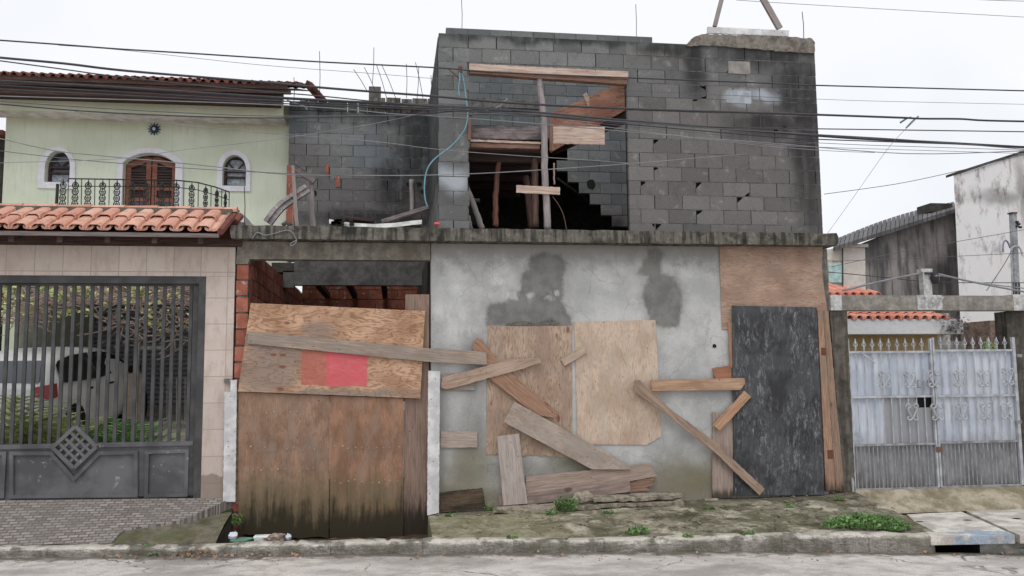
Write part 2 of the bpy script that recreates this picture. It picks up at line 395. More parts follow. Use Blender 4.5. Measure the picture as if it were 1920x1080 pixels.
# kerb with a rounded nose
q = NM('kerb concrete'); p = q.pos(); x, y, z = q.sep(p); g = q.noise(p, 50, 4, .7); m1 = q.noise(p, 3.2, 6, .65); m2 = q.noise(q.scale(p, (1,1,4)), 9, 5, .65)
c = q.mix(q.mr(m2, .35, .62), C(128,122,112,1.25), C(192,186,176,1.25)); c = q.mix(q.mr(m1, .47, .6, 0, .7), c, C(84,80,68,1.2))
c = q.mix(q.mr(q.noise(q.vm('ADD', p, (3,3,3)), 2.4, 5), .5, .64, 0, .7), c, C(104,102,82,1.2))
c = q.mix(q.mr(g, .36, .6, .4, 0), c, (.03,.03,.025,1))
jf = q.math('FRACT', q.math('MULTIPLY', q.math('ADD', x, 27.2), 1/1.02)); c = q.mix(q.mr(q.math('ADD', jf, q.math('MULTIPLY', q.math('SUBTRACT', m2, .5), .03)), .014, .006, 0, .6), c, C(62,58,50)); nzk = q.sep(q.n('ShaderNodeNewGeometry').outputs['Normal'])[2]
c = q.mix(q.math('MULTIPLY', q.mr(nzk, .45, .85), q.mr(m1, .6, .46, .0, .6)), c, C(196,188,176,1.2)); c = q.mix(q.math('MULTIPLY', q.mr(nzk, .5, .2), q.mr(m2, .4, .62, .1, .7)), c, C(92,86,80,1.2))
M_KERB = q.done(c, .93, q.math('ADD', g, q.math('MULTIPLY', m2, 2)), .7, .015, spec=.15)
kb = MB(); prof = [(0,-.06,0),(.0,.35,0),(.0,.72,0),(.02,.92,0),(.05,1,0),(.17,1.0,.005),(.2,.8,0)]
xs = fr(-7.2, P(1736,1004,-1.8).x, 330)
for x in xs:
    hi, lo = z_top(x), z_road(x)
    for dy, t, dz in prof:
        a = .018 if PIT0-.4 < x < PIT1+.1 or x < -2.6 else .012
        kb.v.append((x, yc(x)+dy+nz(x, t*.3, 7, a, 2)+nz(x,t,2.0,.02,4), lo+(hi-lo)*t+dz+nz(x, t*.3, 5, .014 if t > .5 else 0, 5)-(.02 if abs((x+7.2) % 1.02) < .02 else 0)))
n_ = len(prof)
for i in range(len(xs)-1):
    mid = xs[i]
    for j in range(n_-1): kb.f.append((i*n_+j, i*n_+j+1, (i+1)*n_+j+1, (i+1)*n_+j))
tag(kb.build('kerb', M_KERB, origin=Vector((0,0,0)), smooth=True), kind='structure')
# gutter lip in front of the pit : second low ledge, mossy
# mossy pavement
q = NM('mossy pavement'); p = q.pos(); x, y, z = q.sep(p); w = q.warp(p, 2, .5)
g = q.noise(p, 60, 4, .7); n1 = q.noise(q.scale(w, (1, .9, 1)), 2.3, 6, .65); n2 = q.noise(p, 7, 6, .68); n3 = q.noise(q.vm('ADD', w, (4,4,4)), 2.2, 5, .62)
c = q.mix(q.mr(n2, .35, .65), C(118,112,94,1.15), C(156,148,128,1.15)); c = q.mix(q.mr(n1, .5, .62), c, C(184,176,156,1.2))
c = q.mix(q.mr(n3, .46, .6, 0, .85), c, C(94,92,66,1.1)); c = q.mix(q.mr(q.noise(q.vm('ADD', w, (8,1,2)), 3.4, 6, .7), .5, .64, 0, .9), c, C(76,74,54,1.1))
f = q.blobs(w, [(1.1, -1.0, .9, 9)], .5); c = q.mix(q.math('MULTIPLY', f, .45), c, C(146,142,106,1.25))
f = q.mr(q.math('ADD', y, q.math('MULTIPLY', q.math('SUBTRACT', n2, .5), .5)), -.35, .02); c = q.mix(q.math('MULTIPLY', f, .7), c, C(90,84,72,1.2))
cr_ = q.vor(q.warp(p, 4, .3), 1.3, 'DISTANCE_TO_EDGE'); c = q.mix(q.math('MULTIPLY', q.mr(cr_, .015, .004), q.mr(n3, .4, .6, 0, .7)), c, C(50,46,36,.95))
c = q.mix(q.mr(g, .36, .6, .4, 0), c, (.03,.03,.02,1))
M_MOSS = q.done(c, .93, q.math('ADD', g, q.math('MULTIPLY', n2, 2)), .7, .016, spec=.15)
def pave(x, t):
    y0 = yc(x)+.16; y = lerp(y0, .02, t); z = lerp(z_top(x), z_base(x), t**.9)
    d = min(t, 1-t)*3
    return (x, y, z+nz(x, y, 3, .02*min(1, d), 1)+nz(x, y, 11, .009*min(1, d), 2)-.004)
tag(sheet('pavement', fr(PIT1, XR+.1, 160), fr(0, 1, 34), pave, M_MOSS), kind='structure')
kb = MB(); kb.hexa([(PIT1,yc(PIT1)+.1,-.7),(PIT1+.02,yc(PIT1)+.1,-.7),(PIT1+.02,yc(PIT1)+.1,z_top(PIT1)-.012),(PIT1,yc(PIT1)+.1,z_top(PIT1)-.012)],
                   [(PIT1,.0,-.7),(PIT1+.02,.0,-.7),(PIT1+.02,.0,z_base(PIT1)-.012),(PIT1,.0,z_base(PIT1)-.012)])
tag(kb.build('pavement_edge', M_MOSS), kind='structure')
q = NM('smooth pavement'); p = q.pos(); g = q.noise(p, 60, 4, .7); w = q.warp(p, 2, .4); n1 = q.noise(w, 1.9, 6, .6); n2 = q.noise(p, 8, 5)
c = q.mix(q.mr(n1, .4, .62), C(120,110,88,1.3), C(164,152,130,1.3)); c = q.mix(q.mr(n2, .5, .7, 0, .5), c, C(100,92,72,1.2)); c = q.mix(q.mr(g, .36, .6, .3, 0), c, (.03,.03,.02,1))
M_PAV2 = q.done(c, .92, q.math('ADD', g, n2), .5, .01, spec=.15)
GA_Z = z_top(7.5)+.006; GA_Y = PZ(1812,958,GA_Z).y-.01
def pave2(x, t):
    y0 = GA_Y; y = lerp(y0, .02, t); z = lerp(GA_Z, z_base(x), t)
    return (x, y, z+nz(x, y, 3, .006*min(1,t*4), 1))
tag(sheet('gate_apron', fr(XR-.12, 13, 60), fr(0, 1, 20), pave2, M_PAV2), kind='structure')
# pit in front of the boarded garage
M_PIT = mat_conc('pit mud', (74,60,48), (40,36,28), moss=(60,64,36), sc=2)
tag(sheet('pit_floor', fr(PIT0-.05, PIT1+.01, 40), fr(0, 1, 16), lambda x, t: (x, lerp(yc(x)+.15, .05, t), -.33+.03*t+nz(x, t*1.3, 5, .03, 7)), M_PIT), kind='structure')
# tiled driveway ramp of the green house
q = NM('small driveway tiles'); p = q.pos(); x, y, z = q.sep(p)
br = q.n('ShaderNodeTexBrick', {'Vector': q.comb(x, y, 0.0), 'Scale': 1.0, 'Mortar Size': .008, 'Mortar Smooth': .1, 'Brick Width': .11, 'Row Height': .055, 'Color1': C(118,106,102,1.2), 'Color2': C(156,148,142,1.2), 'Mortar': C(92,86,80,1.2)})
br.offset = .5
c = q.mix(q.mr(q.noise(p, 2.4, 5), .42, .62, 0, .35), br.outputs[0], C(130,124,116,.95)); g = q.noise(p, 50, 3)
c = q.mix(q.mr(g, .4, .6, .25, 0), c, (.04,.04,.04,1))
M_TILEFL = q.done(c, .8, br.outputs[1], -.4, .006, spec=.3)
M_RAMP = mat_conc('mossy ramp concrete', (118,112,94), (72,68,52), moss=(96,98,62), k=1.0)
M_RSIDE = mat_conc('dark ramp side', (62,58,50), (38,36,30), moss=(50,52,32))  # darker concrete tone for the ramp side
def ramp_z(x, t, base=.235):
    return lerp(z_top(x)-.0, z_base(x), t)
rx1 = PIT0-.03
rb = MB()
xs_ = fr(-9, rx1, 60)
# concrete body: reaches the pit edge; its side is the dark triangle
ts = fr(0, 1, 12)
tag(sheet('driveway_ramp', xs_, ts, lambda x, t: (x, lerp(yc(x)+.14, .06, t), lerp(z_top(x)-.02, z_base(x)-(.14 if x > -2.55 else .03)*t, t)+nz(x,t,4,.012)), M_RAMP), kind='structure')
sd_ = MB()
for t in ts:
    y = lerp(yc(rx1)+.14, .06, t); sd_.v += [(rx1, y, -.6), (rx1, y, lerp(z_top(rx1)-.02, z_base(rx1)-.14, t))]
for i in range(len(ts)-1): sd_.f.append((2*i, 2*i+1, 2*i+3, 2*i+2))
sd_.box(rx1-.1, rx1-.002, -.08, .06, -.6, .1)
tag(sd_.build('ramp_side', M_RSIDE), kind='structure')
# tile sheet with the broken corner : polygon grid cells dropped past the break line
tb = MB()
def tile_edge(t):          # right limit of the tiles for t = 0 (kerb) .. 1 (gate)
    e = interp(t, [(0,P(205,1014,yc(-3.6)+.14).x),(.3,-3.05),(.44,-2.62),(.5,-2.45),(.8,-2.16),(1,-1.98)])
    return e+.03*mnoise.noise(Vector((t*9, 0, 3)))
nt2 = 60
for j in range(nt2):
    ta, tb_ = j/nt2, (j+1)/nt2
    for i in range(40):
        ea, eb = tile_edge(ta), tile_edge(tb_)
        def pt(fx, t, e): 
            x = lerp(-9, e, fx); return (x, lerp(yc(x)+.17, .0, t), lerp(z_top(x)-.005, z_base(x)+.0, t)+.012)
        n0 = len(tb.v); tb.v += [pt(i/40, ta, ea), pt((i+1)/40, ta, ea), pt((i+1)/40, tb_, eb), pt(i/40, tb_, eb)]; tb.f.append((n0, n0+1, n0+2, n0+3))
    n0 = len(tb.v); a = tb.v[-3]; b = tb.v[-2]; tb.v += [a, b, (b[0], b[1], b[2]-.12), (a[0], a[1], a[2]-.12)]; tb.f.append((n0, n0+1, n0+2, n0+3))
tag(tb.build('tiled_driveway', M_TILEFL, origin=Vector((0,0,0))), kind='structure')
# ---------------------------------------------------------------- drain box at the right
M_SLABW = mat_conc('pale drain slab', (186,180,170), (140,132,120), k=1.35, dk=.6)
def gp(u, v, z): return PZ(u, v, z)
zs = z_top(7.5)
dr = empty('storm_drain', P(1820,1010,-1.7), 'concrete kerb inlet drain with pale lid slab and dark mouth at the right', 'drain')
A = [gp(1700,962,zs+.0),gp(1812,957,zs),gp(1908,1003,zs),gp(1742,1006,zs)]
q = NM('drain lid'); p = q.pos(); w = q.warp(p, 6, .1); g = q.noise(p, 60, 4, .7); n1 = q.noise(p, 4, 5)
c = q.mix(q.mr(n1, .4, .65), C(160,152,142,1.35), C(196,190,180,1.35)); bl = PZ(1835,998,zs)
f = q.math('MULTIPLY', q.blobs(q.vm('MULTIPLY', q.vm('ADD', w, (0,0,0)), (1,1,1)), [(bl.x-.1, 0, .36, 50)], .2), q.mr(q.sep(w)[1], bl.y+.14, bl.y+.02))
c = q.mix(q.math('MULTIPLY', f, q.mr(q.noise(p, 9, 5), .4, .55, 0, .7)), c, C(110,140,168,1.2)); c = q.mix(q.mr(g, .36, .6, .3, 0), c, (.03,.03,.03,1))
M_LID = q.done(c, .9, g, .5, .008)
def slab_poly(name, pts, th, mat, parent, holes=()):
    b = MB(); n = len(pts); b.v = [tuple(p) for p in pts]+[(p[0], p[1], p[2]-th) for p in pts]
    b.f = [tuple(range(n)), tuple(range(2*n-1, n-1, -1))]+[(i, (i+1)%n, (i+1)%n+n, i+n) for i in range(n)]
    return b.build(name, mat, parent, bevel=.006)
f0, f1 = gp(1734,1004,zs), gp(1960,1001,zs)
b0, b1_ = gp(1690,961,zs), gp(1805,957,zs)
slab_poly('lid_slab', [gp(1700,964,zs+.01),gp(1803,959,zs+.01),gp(1903,1003,zs+.01),gp(1745,1006,zs+.01)], .1, M_LID, dr)
slab_poly('lid_slab', [gp(1812,958,zs+.008),gp(1990,952,zs+.008),gp(2090,999,zs+.008),gp(1912,1003,zs+.008)], .1, M_LID, dr)
# face under the lid with the mouth cut out
fy = f0.y
mb = MB(); X = lambda u, v=1020: P(u, v, fy-.0).x
zz = lambda u, v: P(u, v, fy).z
mb.prism([(X(1728),zz(1728,1006)),(X(1960),zz(1960,1003)),(X(1960),zz(1960,1016)),(X(1835),zz(1835,1013)),(X(1800),zz(1800,1016)),(X(1752),zz(1752,1023)),(X(1754),zz(1754,1040)),(X(1728),zz(1728,1040))], fy+.0, fy+.14)
mb.build('mouth_face', M_KERB, dr)
mb = MB().box(X(1728), X(1990), fy+.9, fy+1.0, -1.0, zs-.09).box(X(1728)-.01, X(1728)+.06, fy+.14, fy+.95, -1.0, zs-.09).box(X(1728), X(1990), fy+.1, fy+1.0, -1.0, -.9)
mb.build('chamber_wall', mat_plain('drain shade black', (.02,.02,.02,1)), dr)  # near-black colour carries the shade inside the drain mouth
for (u, v) in ((1724,978),(1814,975),(1906,972)):
    c0 = gp(u, v, zs+.0125); hb = MB(); k = 10
    hb.v = [(c0.x+.055*math.cos(2*math.pi*i/k), c0.y+.035*math.sin(2*math.pi*i/k), c0.z) for i in range(k)]; hb.f = [tuple(range(k))]
    hb.build('lifting_hole_shade', bpy.data.materials['drain shade black'], dr)  # flat dark disc painted in for the shade of a lifting hole
cb = [gp(1836,1014,zs-.10),gp(1990,1009,zs-.12),gp(1990,1032,zs-.2),gp(1905,1028,zs-.2),gp(1870,1021,zs-.15)]
cs = slab_poly('concrete_slab', [tuple(p) for p in cb], .3, M_SLABW, None)
tag(cs, 'loose pale concrete slab lying in the gutter beside the drain mouth', 'slab')
# ---- pale worn strip of the kerb top is left to the kerb texture
# ================================================================ the unfinished house
M_FRONT = mat_block('front wall blocks',
    warm=pxblob([(1400,330,260,170),(1230,390,90,90),(1330,235,260,60),(1240,106,60,14),(1000,700,10,10)]),
    dark=pxblob([(1305,120,22,62),(1450,95,110,34),(1512,240,30,190),(1500,170,50,60),(1440,235,70,30),(1385,120,16,14),(1000,70,220,12),(1250,92,60,14)]),
    pale=pxblob([(845,335,30,26),(1385,183,24,12),(1440,180,26,10)]))
M_BACK = mat_block('rear wall blocks',
    warm=pxblob([(560,340,60,70),(640,380,140,60),(760,400,70,60)], 3.6), base=((76,81,86),(104,110,114)), k=1.7,
    dark=pxblob([(800,300,70,130),(700,205,180,22),(770,220,80,30),(600,205,60,10),(745,350,40,60),(720,410,140,20)], 3.6), pale=pxblob([(575,165,1,1)], 3.6))
M_MORTAR = mat_plain('grey mortar', C(84,83,81,1.45), .95, .25, 14)
M_HOLLOW = mat_plain('hollow shade black', (.012,.012,.012,1))  # near-black that stands in for shade inside holes, joints and arches
def clip_poly(pts, x0, x1, z0, z1):
    def cl(ps, f, g):
        out = []
        for i in range(len(ps)):
            a, b = ps[i], ps[(i+1) % len(ps)]; fa, fb = f(a), f(b)
            if fa >= 0: out.append(a)
            if (fa >= 0) != (fb >= 0):
                t = fa/(fa-fb); out.append((a[0]+(b[0]-a[0])*t, a[1]+(b[1]-a[1])*t))
        return out
    for f in (lambda p: p[0]-x0, lambda p: x1-p[0], lambda p: p[1]-z0, lambda p: z1-p[1]):
        pts = cl(pts, f, None)
        if len(pts) < 3: return []
    return pts
def blockwork(name, regions, y, thick, ztop, mat, parent, bw=.4, bh=.2, x0=0.0, chips=(), mortar=None, gap=.007, hollow=True, open_=.3, drop=None, rnd=.003, pieces=()):
    """running bond over the given (x0,x1,z0,z1) regions, face at y, courses counted down from ztop"""
    b = MB(); mo = MB(); bk = MB()
    for (a, c_, z0, z1) in regions:
        bk.box(a+.006, c_-.006, y+.055, y+thick, z0+.004, z1-.006)
        k = int(math.floor((ztop-z1)/bh+1e-6))
        while ztop-k*bh > z0+.01:
            zt = ztop-k*bh; zb = zt-bh; mo.box(a+.004, c_-.004, y+.002, y+.05, max(zb-.006, z0), max(zb+.006, z0+.003)+0.0)
            j0 = int((a-x0)/bw)-2
            xs = x0+j0*bw+(bw/2 if k % 2 else 0)
            while xs < c_:
                xe = xs+bw; rs = random.Random(int(xs*1000)*77+k)
                if xe > a+.012 and xs < c_-.012:
                    cx0, cx1 = max(xs+gap*.5+rs.uniform(0,.004), a), min(xe-gap*.5-rs.uniform(0,.004), c_)
                    cz0, cz1 = max(zb+.005, z0), min(zt-.005, z1)
                    if cz1-cz0 > .015 and cx1-cx0 > .02 and not (drop and drop((cx0+cx1)/2, (cz0+cz1)/2)):
                        pts = [(cx0, cz0), (cx1, cz0), (cx1, cz1), (cx0, cz1)]
                        for (hx, hz, r) in chips:
                            if cx0-.03 < hx < cx1+.03 and cz0-.03 < hz < cz1+.03:
                                q_ = min(range(len(pts)), key=lambda i: (pts[i][0]-hx)**2+(pts[i][1]-hz)**2)
                                pv, nx_ = pts[q_-1], pts[(q_+1) % len(pts)]; c0 = pts[q_]
                                def tow(p, d):
                                    L = math.hypot(p[0]-c0[0], p[1]-c0[1]); d = min(d, L*.7); return (c0[0]+(p[0]-c0[0])*d/L, c0[1]+(p[1]-c0[1])*d/L)
                                mid = (c0[0]+(hx-c0[0])*.2+(pv[0]+nx_[0]-2*c0[0])*.12, c0[1]+(pv[1]+nx_[1]-2*c0[1])*.12)
                                pts = pts[:q_]+[tow(pv, r*rs.uniform(.6, 1.3)), mid, tow(nx_, r*rs.uniform(.6, 1.3))]+pts[q_+1:]
                        dy = rs.uniform(-rnd, rnd); b.prism(pts, y+dy, y+.07)
                    if rs.random() > open_ and not (drop and drop(xe-.05, (zb+zt)/2)):
                        if xe-.008 > a and xe+.008 < c_: mo.box(xe-.008, xe+.008, y+.008, y+.05, max(zb, z0), min(zt, z1))
                xs += bw
            k += 1
    o = b.build(name, mat, parent); mo.build('mortar', mortar or M_MORTAR, o); bk.build('block_core', M_HOLLOW if hollow else (mortar or M_MORTAR), o)
    return o
house = empty('unfinished_house', (2, 0, 0), 'two storey unfinished house of bare grey concrete blocks with boarded ground floor', 'house')
X0, X1 = .604, 6.074; ZS = 3.665
ox0, ox1, oz1 = 1.02, 3.245, 5.93
chips = [XZ(u, v)+(r,) for u, v, r in [(1363,130,.09),(1305,166,.07),(1308,186,.06),(1240,270,.06),(1236,324,.05),(1320,350,.09),(1398,372,.07),(1322,403,.08),(1218,345,.07),(1250,428,.09),(1230,428,.05),(1465,243,.04)]]
zt = 6.405
blockwork('front_block_wall', [(X0, ox0, ZS, zt), (ox0, ox1, oz1, zt), (ox1, X1, ZS, zt)], 0, .15, zt, M_FRONT, house, x0=.604, chips=chips)
# two pale replacement blocks
for (u, v, w_, col) in ((1386,127,44,(128,122,118)),(1385,182,50,(142,148,154))):
    x, z = XZ(u, v); s_ = w_/134/2
    MB().prism([(x-s_, z-.09), (x+s_-.01, z-.095), (x+s_, z-.07), (x+s_, z+.08), (x+s_-.015, z+.095), (x-s_+.01, z+.09), (x-s_, z+.08)], -.006, .02).build('pale_block', mat_plain('pale block', C(*col), .9, .12, 12), house)
# return walls
def yz_wall(name, x, y0, y1, z0, z1, mat, parent, face=-1, th=.14):
    b = MB(); mo = MB(); k = 0
    mo.box(x+(.008 if face < 0 else -th+.0), x+(th if face < 0 else -.008), y0, y1, z0+.01, z1-.01)
    while z1-k*.2 > z0+.01:
        zt_ = z1-k*.2; ys = y0-(.2 if k % 2 else 0)
        while ys < y1:
            a, c_ = max(ys+.004, y0), min(ys+.394, y1)
            if c_-a > .02: b.box(x+(0 if face < 0 else -.02), x+(.02 if face < 0 else 0), a, c_, max(z0, zt_-.195), zt_-.004)
            ys += .4
        k += 1
    o = b.build(name, mat, parent); mo.build('mortar', M_MORTAR, o); return o
yz_wall('side_block_wall', X0, .152, 3.6, ZS+.06, zt, M_BACK, house)
yz_wall('side_block_wall', X1, .152, 6.0, ZS, zt, M_FRONT, house, face=1)
# rear wall: continuous behind terrace and opening, with a stepped broken lower edge in the opening
YB = 3.6
def u2x(u, v=300): return P(u, v, YB).x
def v2z(u, v): return P(u, v, YB).z
zr_t = 6.405
steps = [(1050,336),(1057,349),(1092,378),(1128,398),(1155,425)]
sx = [(u2x(u), v2z(u, v)) for u, v in steps]
def dropf(x, z):
    if x < u2x(880) : return False
    if x < sx[0][0]: return z < v2z(950, 262)
    lim = v2z(1060, 316)
    for (xa, za) in sx:
        if x > xa: lim = min(lim, za)
    return z < lim
zrb = zr_t-.2
terr_t = v2z(600, 208)
rear = blockwork('rear_block_wall', [(u2x(541), u2x(822)+.6, 3.7, terr_t)], YB, .14, terr_t, M_BACK, house, x0=u2x(541)+.1, open_=.55, mortar=M_MORTAR)
# upright course with dark gaps on top of it
b = MB(); xx = u2x(541)
while xx < u2x(690):
    w_ = random.uniform(.15, .19); b.box(xx, xx+w_, YB, YB+.14, terr_t+.006, v2z(600, 190)+random.uniform(-.015, .015)); xx += w_+random.uniform(.003, .012)
b.build('upright_course', M_BACK, house)
M_RUB = mat_conc('weathered parapet', (112,106,100), (52,48,46), drip=.6, sc=2)
b = MB(); xx = u2x(692); z0_ = terr_t+.006
while xx < u2x(835)+.3:
    w_ = random.uniform(.18, .3); b.box(xx, xx+w_, YB-.02, YB+.14, z0_, v2z(750, 184)+random.uniform(-.02, .03)); xx += w_+random.uniform(.004, .02)
b.box(u2x(690), u2x(823), YB-.1, YB+.2, v2z(750, 204), v2z(750, 198))
b.build('rough_parapet', M_RUB, house)
xa, xb = u2x(690), u2x(713); MB().box(xa, xb, YB+.2, YB+.38, v2z(700,190), v2z(700,155)).build('brick_stub', mat_plain('stub block', C(88,84,82), .9, .2, 9), house)
MB().box(xa+.3, xb+1.2, YB+.142, YB+.3, terr_t, v2z(700,186)).build('rear_ledge', M_RUB, house)
tall_t = v2z(1000, 59)
blockwork('upper_rear_block_wall', [(u2x(836,60), u2x(1218,70), 4.0, tall_t)], YB, .14, tall_t, M_BACK, house, x0=u2x(836,60), drop=lambda x, z: z < 6.9 and dropf(x, z), hollow=True) if False else None
def blk_region(name, x0, x1, z0, z1, drop=None, chips=()):
    b = MB(); mo = MB(); k = 0
    while z1-k*.2 > z0+.01:
        zt_ = z1-k*.2; xs = x0-(.2 if k % 2 else 0)
        while xs < x1:
            a, c_ = max(xs+.004, x0), min(xs+.395, x1)
            if c_-a > .02 and not (drop and drop((a+c_)/2, zt_-.1)):
                b.box(a, c_, YB+random.uniform(-.003,.003), YB+.14, max(z0, zt_-.195), zt_-.004); mo.box(a, min(c_+.006, x1), YB+.008, YB+.13, max(z0, zt_-.2), zt_)
            xs += .4
        k += 1
    o = b.build(name, mat=M_BACK2, parent=house); mo.build('mortar', M_MORTAR, o); return o
M_BACK2 = mat_block('inner wall blocks', base=((72,76,78),(104,108,110)), dark=pxblob([(1110,430,80,30)], 3.6), warm=pxblob([(1130,420,70,30)], 3.6))
blk_region('inner_block_wall', u2x(836,60), u2x(1218,70)+.05, 3.75, tall_t, dropf)
# rough concrete ring beam seen through the opening
b = MB(); zc0, zc1 = v2z(950,203), v2z(950,186)
b.box(u2x(836), u2x(1012), YB-.03, YB+.0, zc0, zc1)
b.build('ring_beam', mat_conc('rough beam', (104,102,98), (66,64,60), sc=3), house)
# flat dark patch stands in for the shaded pipe mouth in inner wall
x, z = XZ(1108,346,YB); b = MB(); b.v = [(x+.085*math.cos(i*.63)*random.uniform(.85,1.1), YB-.006, z+.095*math.sin(i*.63)*random.uniform(.85,1.1)) for i in range(10)]; b.f = [tuple(range(10))]
b.build('pipe_hole_shade', M_HOLLOW, house)
# dark rooms behind and slabs
M_DARKGREY = mat_conc('dark grey concrete', (70,66,62), (44,42,40))  # dark grey concrete tone
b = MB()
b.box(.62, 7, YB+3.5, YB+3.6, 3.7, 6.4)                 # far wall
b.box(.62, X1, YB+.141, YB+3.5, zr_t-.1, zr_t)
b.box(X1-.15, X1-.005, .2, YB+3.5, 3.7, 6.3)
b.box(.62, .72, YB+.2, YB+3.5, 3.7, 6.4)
b.build('inner_room', M_DARKGREY, house)
# first floor slab: narrow balcony strip over the garage, full behind the plastered wall
SL0, SL1 = -2.03, 6.17
M_SLAB = mat_conc('sooty slab edge', (106,101,92), (48,46,42), drip=.75, sc=1.6, moss=(96,92,84), k=1.35)
b = MB(); n = 110; top = []; bot = []
for i in range(n+1):
    x = lerp(SL0, SL1, i/n); top.append((x, ZS+.0+nz(x, 0, 4, .012)+nz(x, 0, 16, .010, 2))); bot.append((x, 3.495+nz(x, 0, 6, .006, 5)))
lft = [(SL0-.01, 3.52), (SL0-.02, 3.6)]; rgt = [(SL1+.02, 3.54), (SL1+.025, 3.62)]
out = bot+rgt+top[::-1]+lft[::-1]
b.prism(out, -.2, .99); b.build('balcony_slab', M_SLAB, house)
b = MB(); b.box(.62, SL1-.12, .99, YB+3.5, 3.5, 3.66); b.box(SL0, .62, 3.45, 3.85, 3.5, 3.66); b.build('floor_slab', M_DARKGREY, house)
# concrete beam over the garage mouth and stub column
M_BEAM = mat_conc('board marked beam', (124,117,106), (96,88,76), k=1.25, drip=.25, dk=.6)
gx0, gx1 = -1.84, .494; zb_ = 3.26
b = MB(); b.prism([(-2.0,3.19),(-1.85,3.19),(-1.83,zb_-.005),(gx1,zb_),(gx1,3.487),(-1.98,3.487)], -.02, .16)
b.build('front_beam', M_BEAM, house)
# terracotta jamb bricks: hollow bricks with their faces to the street
M_BRICK = (lambda q: (lambda p, i: q.done(q.mix(q.mr(q.noise(p, 14, 5, .65), .56, .68, 0, .8), q.mix(q.mr(q.noise(p, 7, 4), .4, .6, 0, .55), q.mix(i, C(128,70,54), C(164,98,76)), C(112,56,42)), C(168,154,146)), .9, q.noise(p, 50, 3), .4, .005, spec=.15))(q.pos(), q.island()))(NM('terracotta brick'))
b = MB(); mo = MB(); z = 3.185; k = 0
while z > -.25:
    zz0 = z-.19; off = random.uniform(-.006, .006)
    sx_ = (3.2-z)*.022                       # the jamb narrows towards the foot
    b.box(-1.99+off, -1.845+off-.0, 0, .2, zz0, z-.004)
    z -= .205+random.uniform(0, .01); k += 1
b.build('brick_jamb', M_BRICK, house)
MB().box(-1.985, -1.85, .012, .2, -.3, 3.19).build('jamb_mortar', M_MORTAR, house)
# side brick wall inside the garage and rear brick wall
def brick_yz(name, x, y0, y1, z0, z1):
    b = MB(); mo = MB().box(x-.1, x-.008, y0, y1, z0, z1); k = 0; z = z1
    while z > z0:
        y = y0-(.15 if k % 2 else 0)
        while y < y1:
            a, c_ = max(y, y0), min(y+.285, y1)
            if c_-a > .03: b.box(x-.05, x+random.uniform(-.003,.003), a, c_, max(z0, z-.185), z-.0)
            y += .3
        z -= .2; k += 1
    o = b.build(name, M_BRICK, house); mo.build('mortar', M_MORTAR, o)
brick_yz('garage_side_wall', -1.84, .2, 6.6, 1.2, 3.42)
b = MB(); z = 4.5; k = 0
while z > 1.6:
    xx = -1.84-(.15 if k % 2 else 0)
    while xx < .62:
        b.box(max(-1.84, xx), min(xx+.285, .62), 6.55+random.uniform(-.003,.003), 6.7, z-.185, z); xx += .3
    z -= .2; k += 1
o = b.build('garage_rear_wall', M_BRICK, house); MB().box(-1.84, .62, 6.56, 6.72, 1.2, 4.6).build('mortar', M_MORTAR, o)
zbm = P(680,536,3.5).z
MB().box(P(552,500,3.45).x, .62, 3.4, 3.58, zbm, 3.85).box(-1.84,P(552,500,3.45).x-.002,3.45,3.58,zbm-.04,3.52).build('inner_beam', mat_conc('dark inner beam', (96,94,92), (66,64,62)), house)
b = MB()
for u in (597, 655, 720): x = P(u, 540, 4.2).x; b.box(x-.05, x+.05, 3.7, 6.5, 3.32, 3.42)
b.build('formwork_joist', mat_plain('dark joist', C(50,40,34)), house)
MB().box(.5, .62, .16, 6.6, -.3, 3.49).box(-1.98, .6, 1.2, 7, -.5, -.38).build('garage_inner_wall', M_DARKGREY, house)
# thin cables hanging inside garage
# plastered ground floor wall
W1 = [(1045,510,22,40),(1035,497,24,26),(1030,520,30,22),(1015,545,42,28),(1005,575,50,26),(985,590,76,22),(940,592,34,26),(1050,590,30,20),(1042,488,20,14)]
W2 = [(1224,482,14,11),(1232,492,26,16),(1214,512,16,20),(1240,520,22,30),(1242,560,36,44),(1250,590,30,26),(1236,540,30,30)]
q = NM('cement plaster'); p = q.pos(); x, y, z = q.sep(p); w = q.warp(q.warp(p, 4.5, .20), 20, .03)
g = q.noise(p, 80, 4, .7); n1 = q.noise(p, 1.5, 6, .6); n2 = q.noise(q.vm('ADD', p, (3,1,8)), 5, 6, .6); n3 = q.noise(q.scale(p, (1,1,.35)), 9, 5, .6)
c = q.mix(q.mr(n1, .36, .64), C(150,150,149), C(174,174,172)); c = q.mix(q.mr(n2, .5, .72, 0, .35), c, C(134,133,130)); c = q.mix(q.mr(n2, .42, .28, 0, .35), c, C(188,188,186))
# darker brownish band towards the slab
zn = q.math('ADD', z, q.math('MULTIPLY', q.math('SUBTRACT', n2, .5), .6)); c = q.mix(q.mr(zn, 3.05, 3.4, 0, .75), c, C(118,114,108))
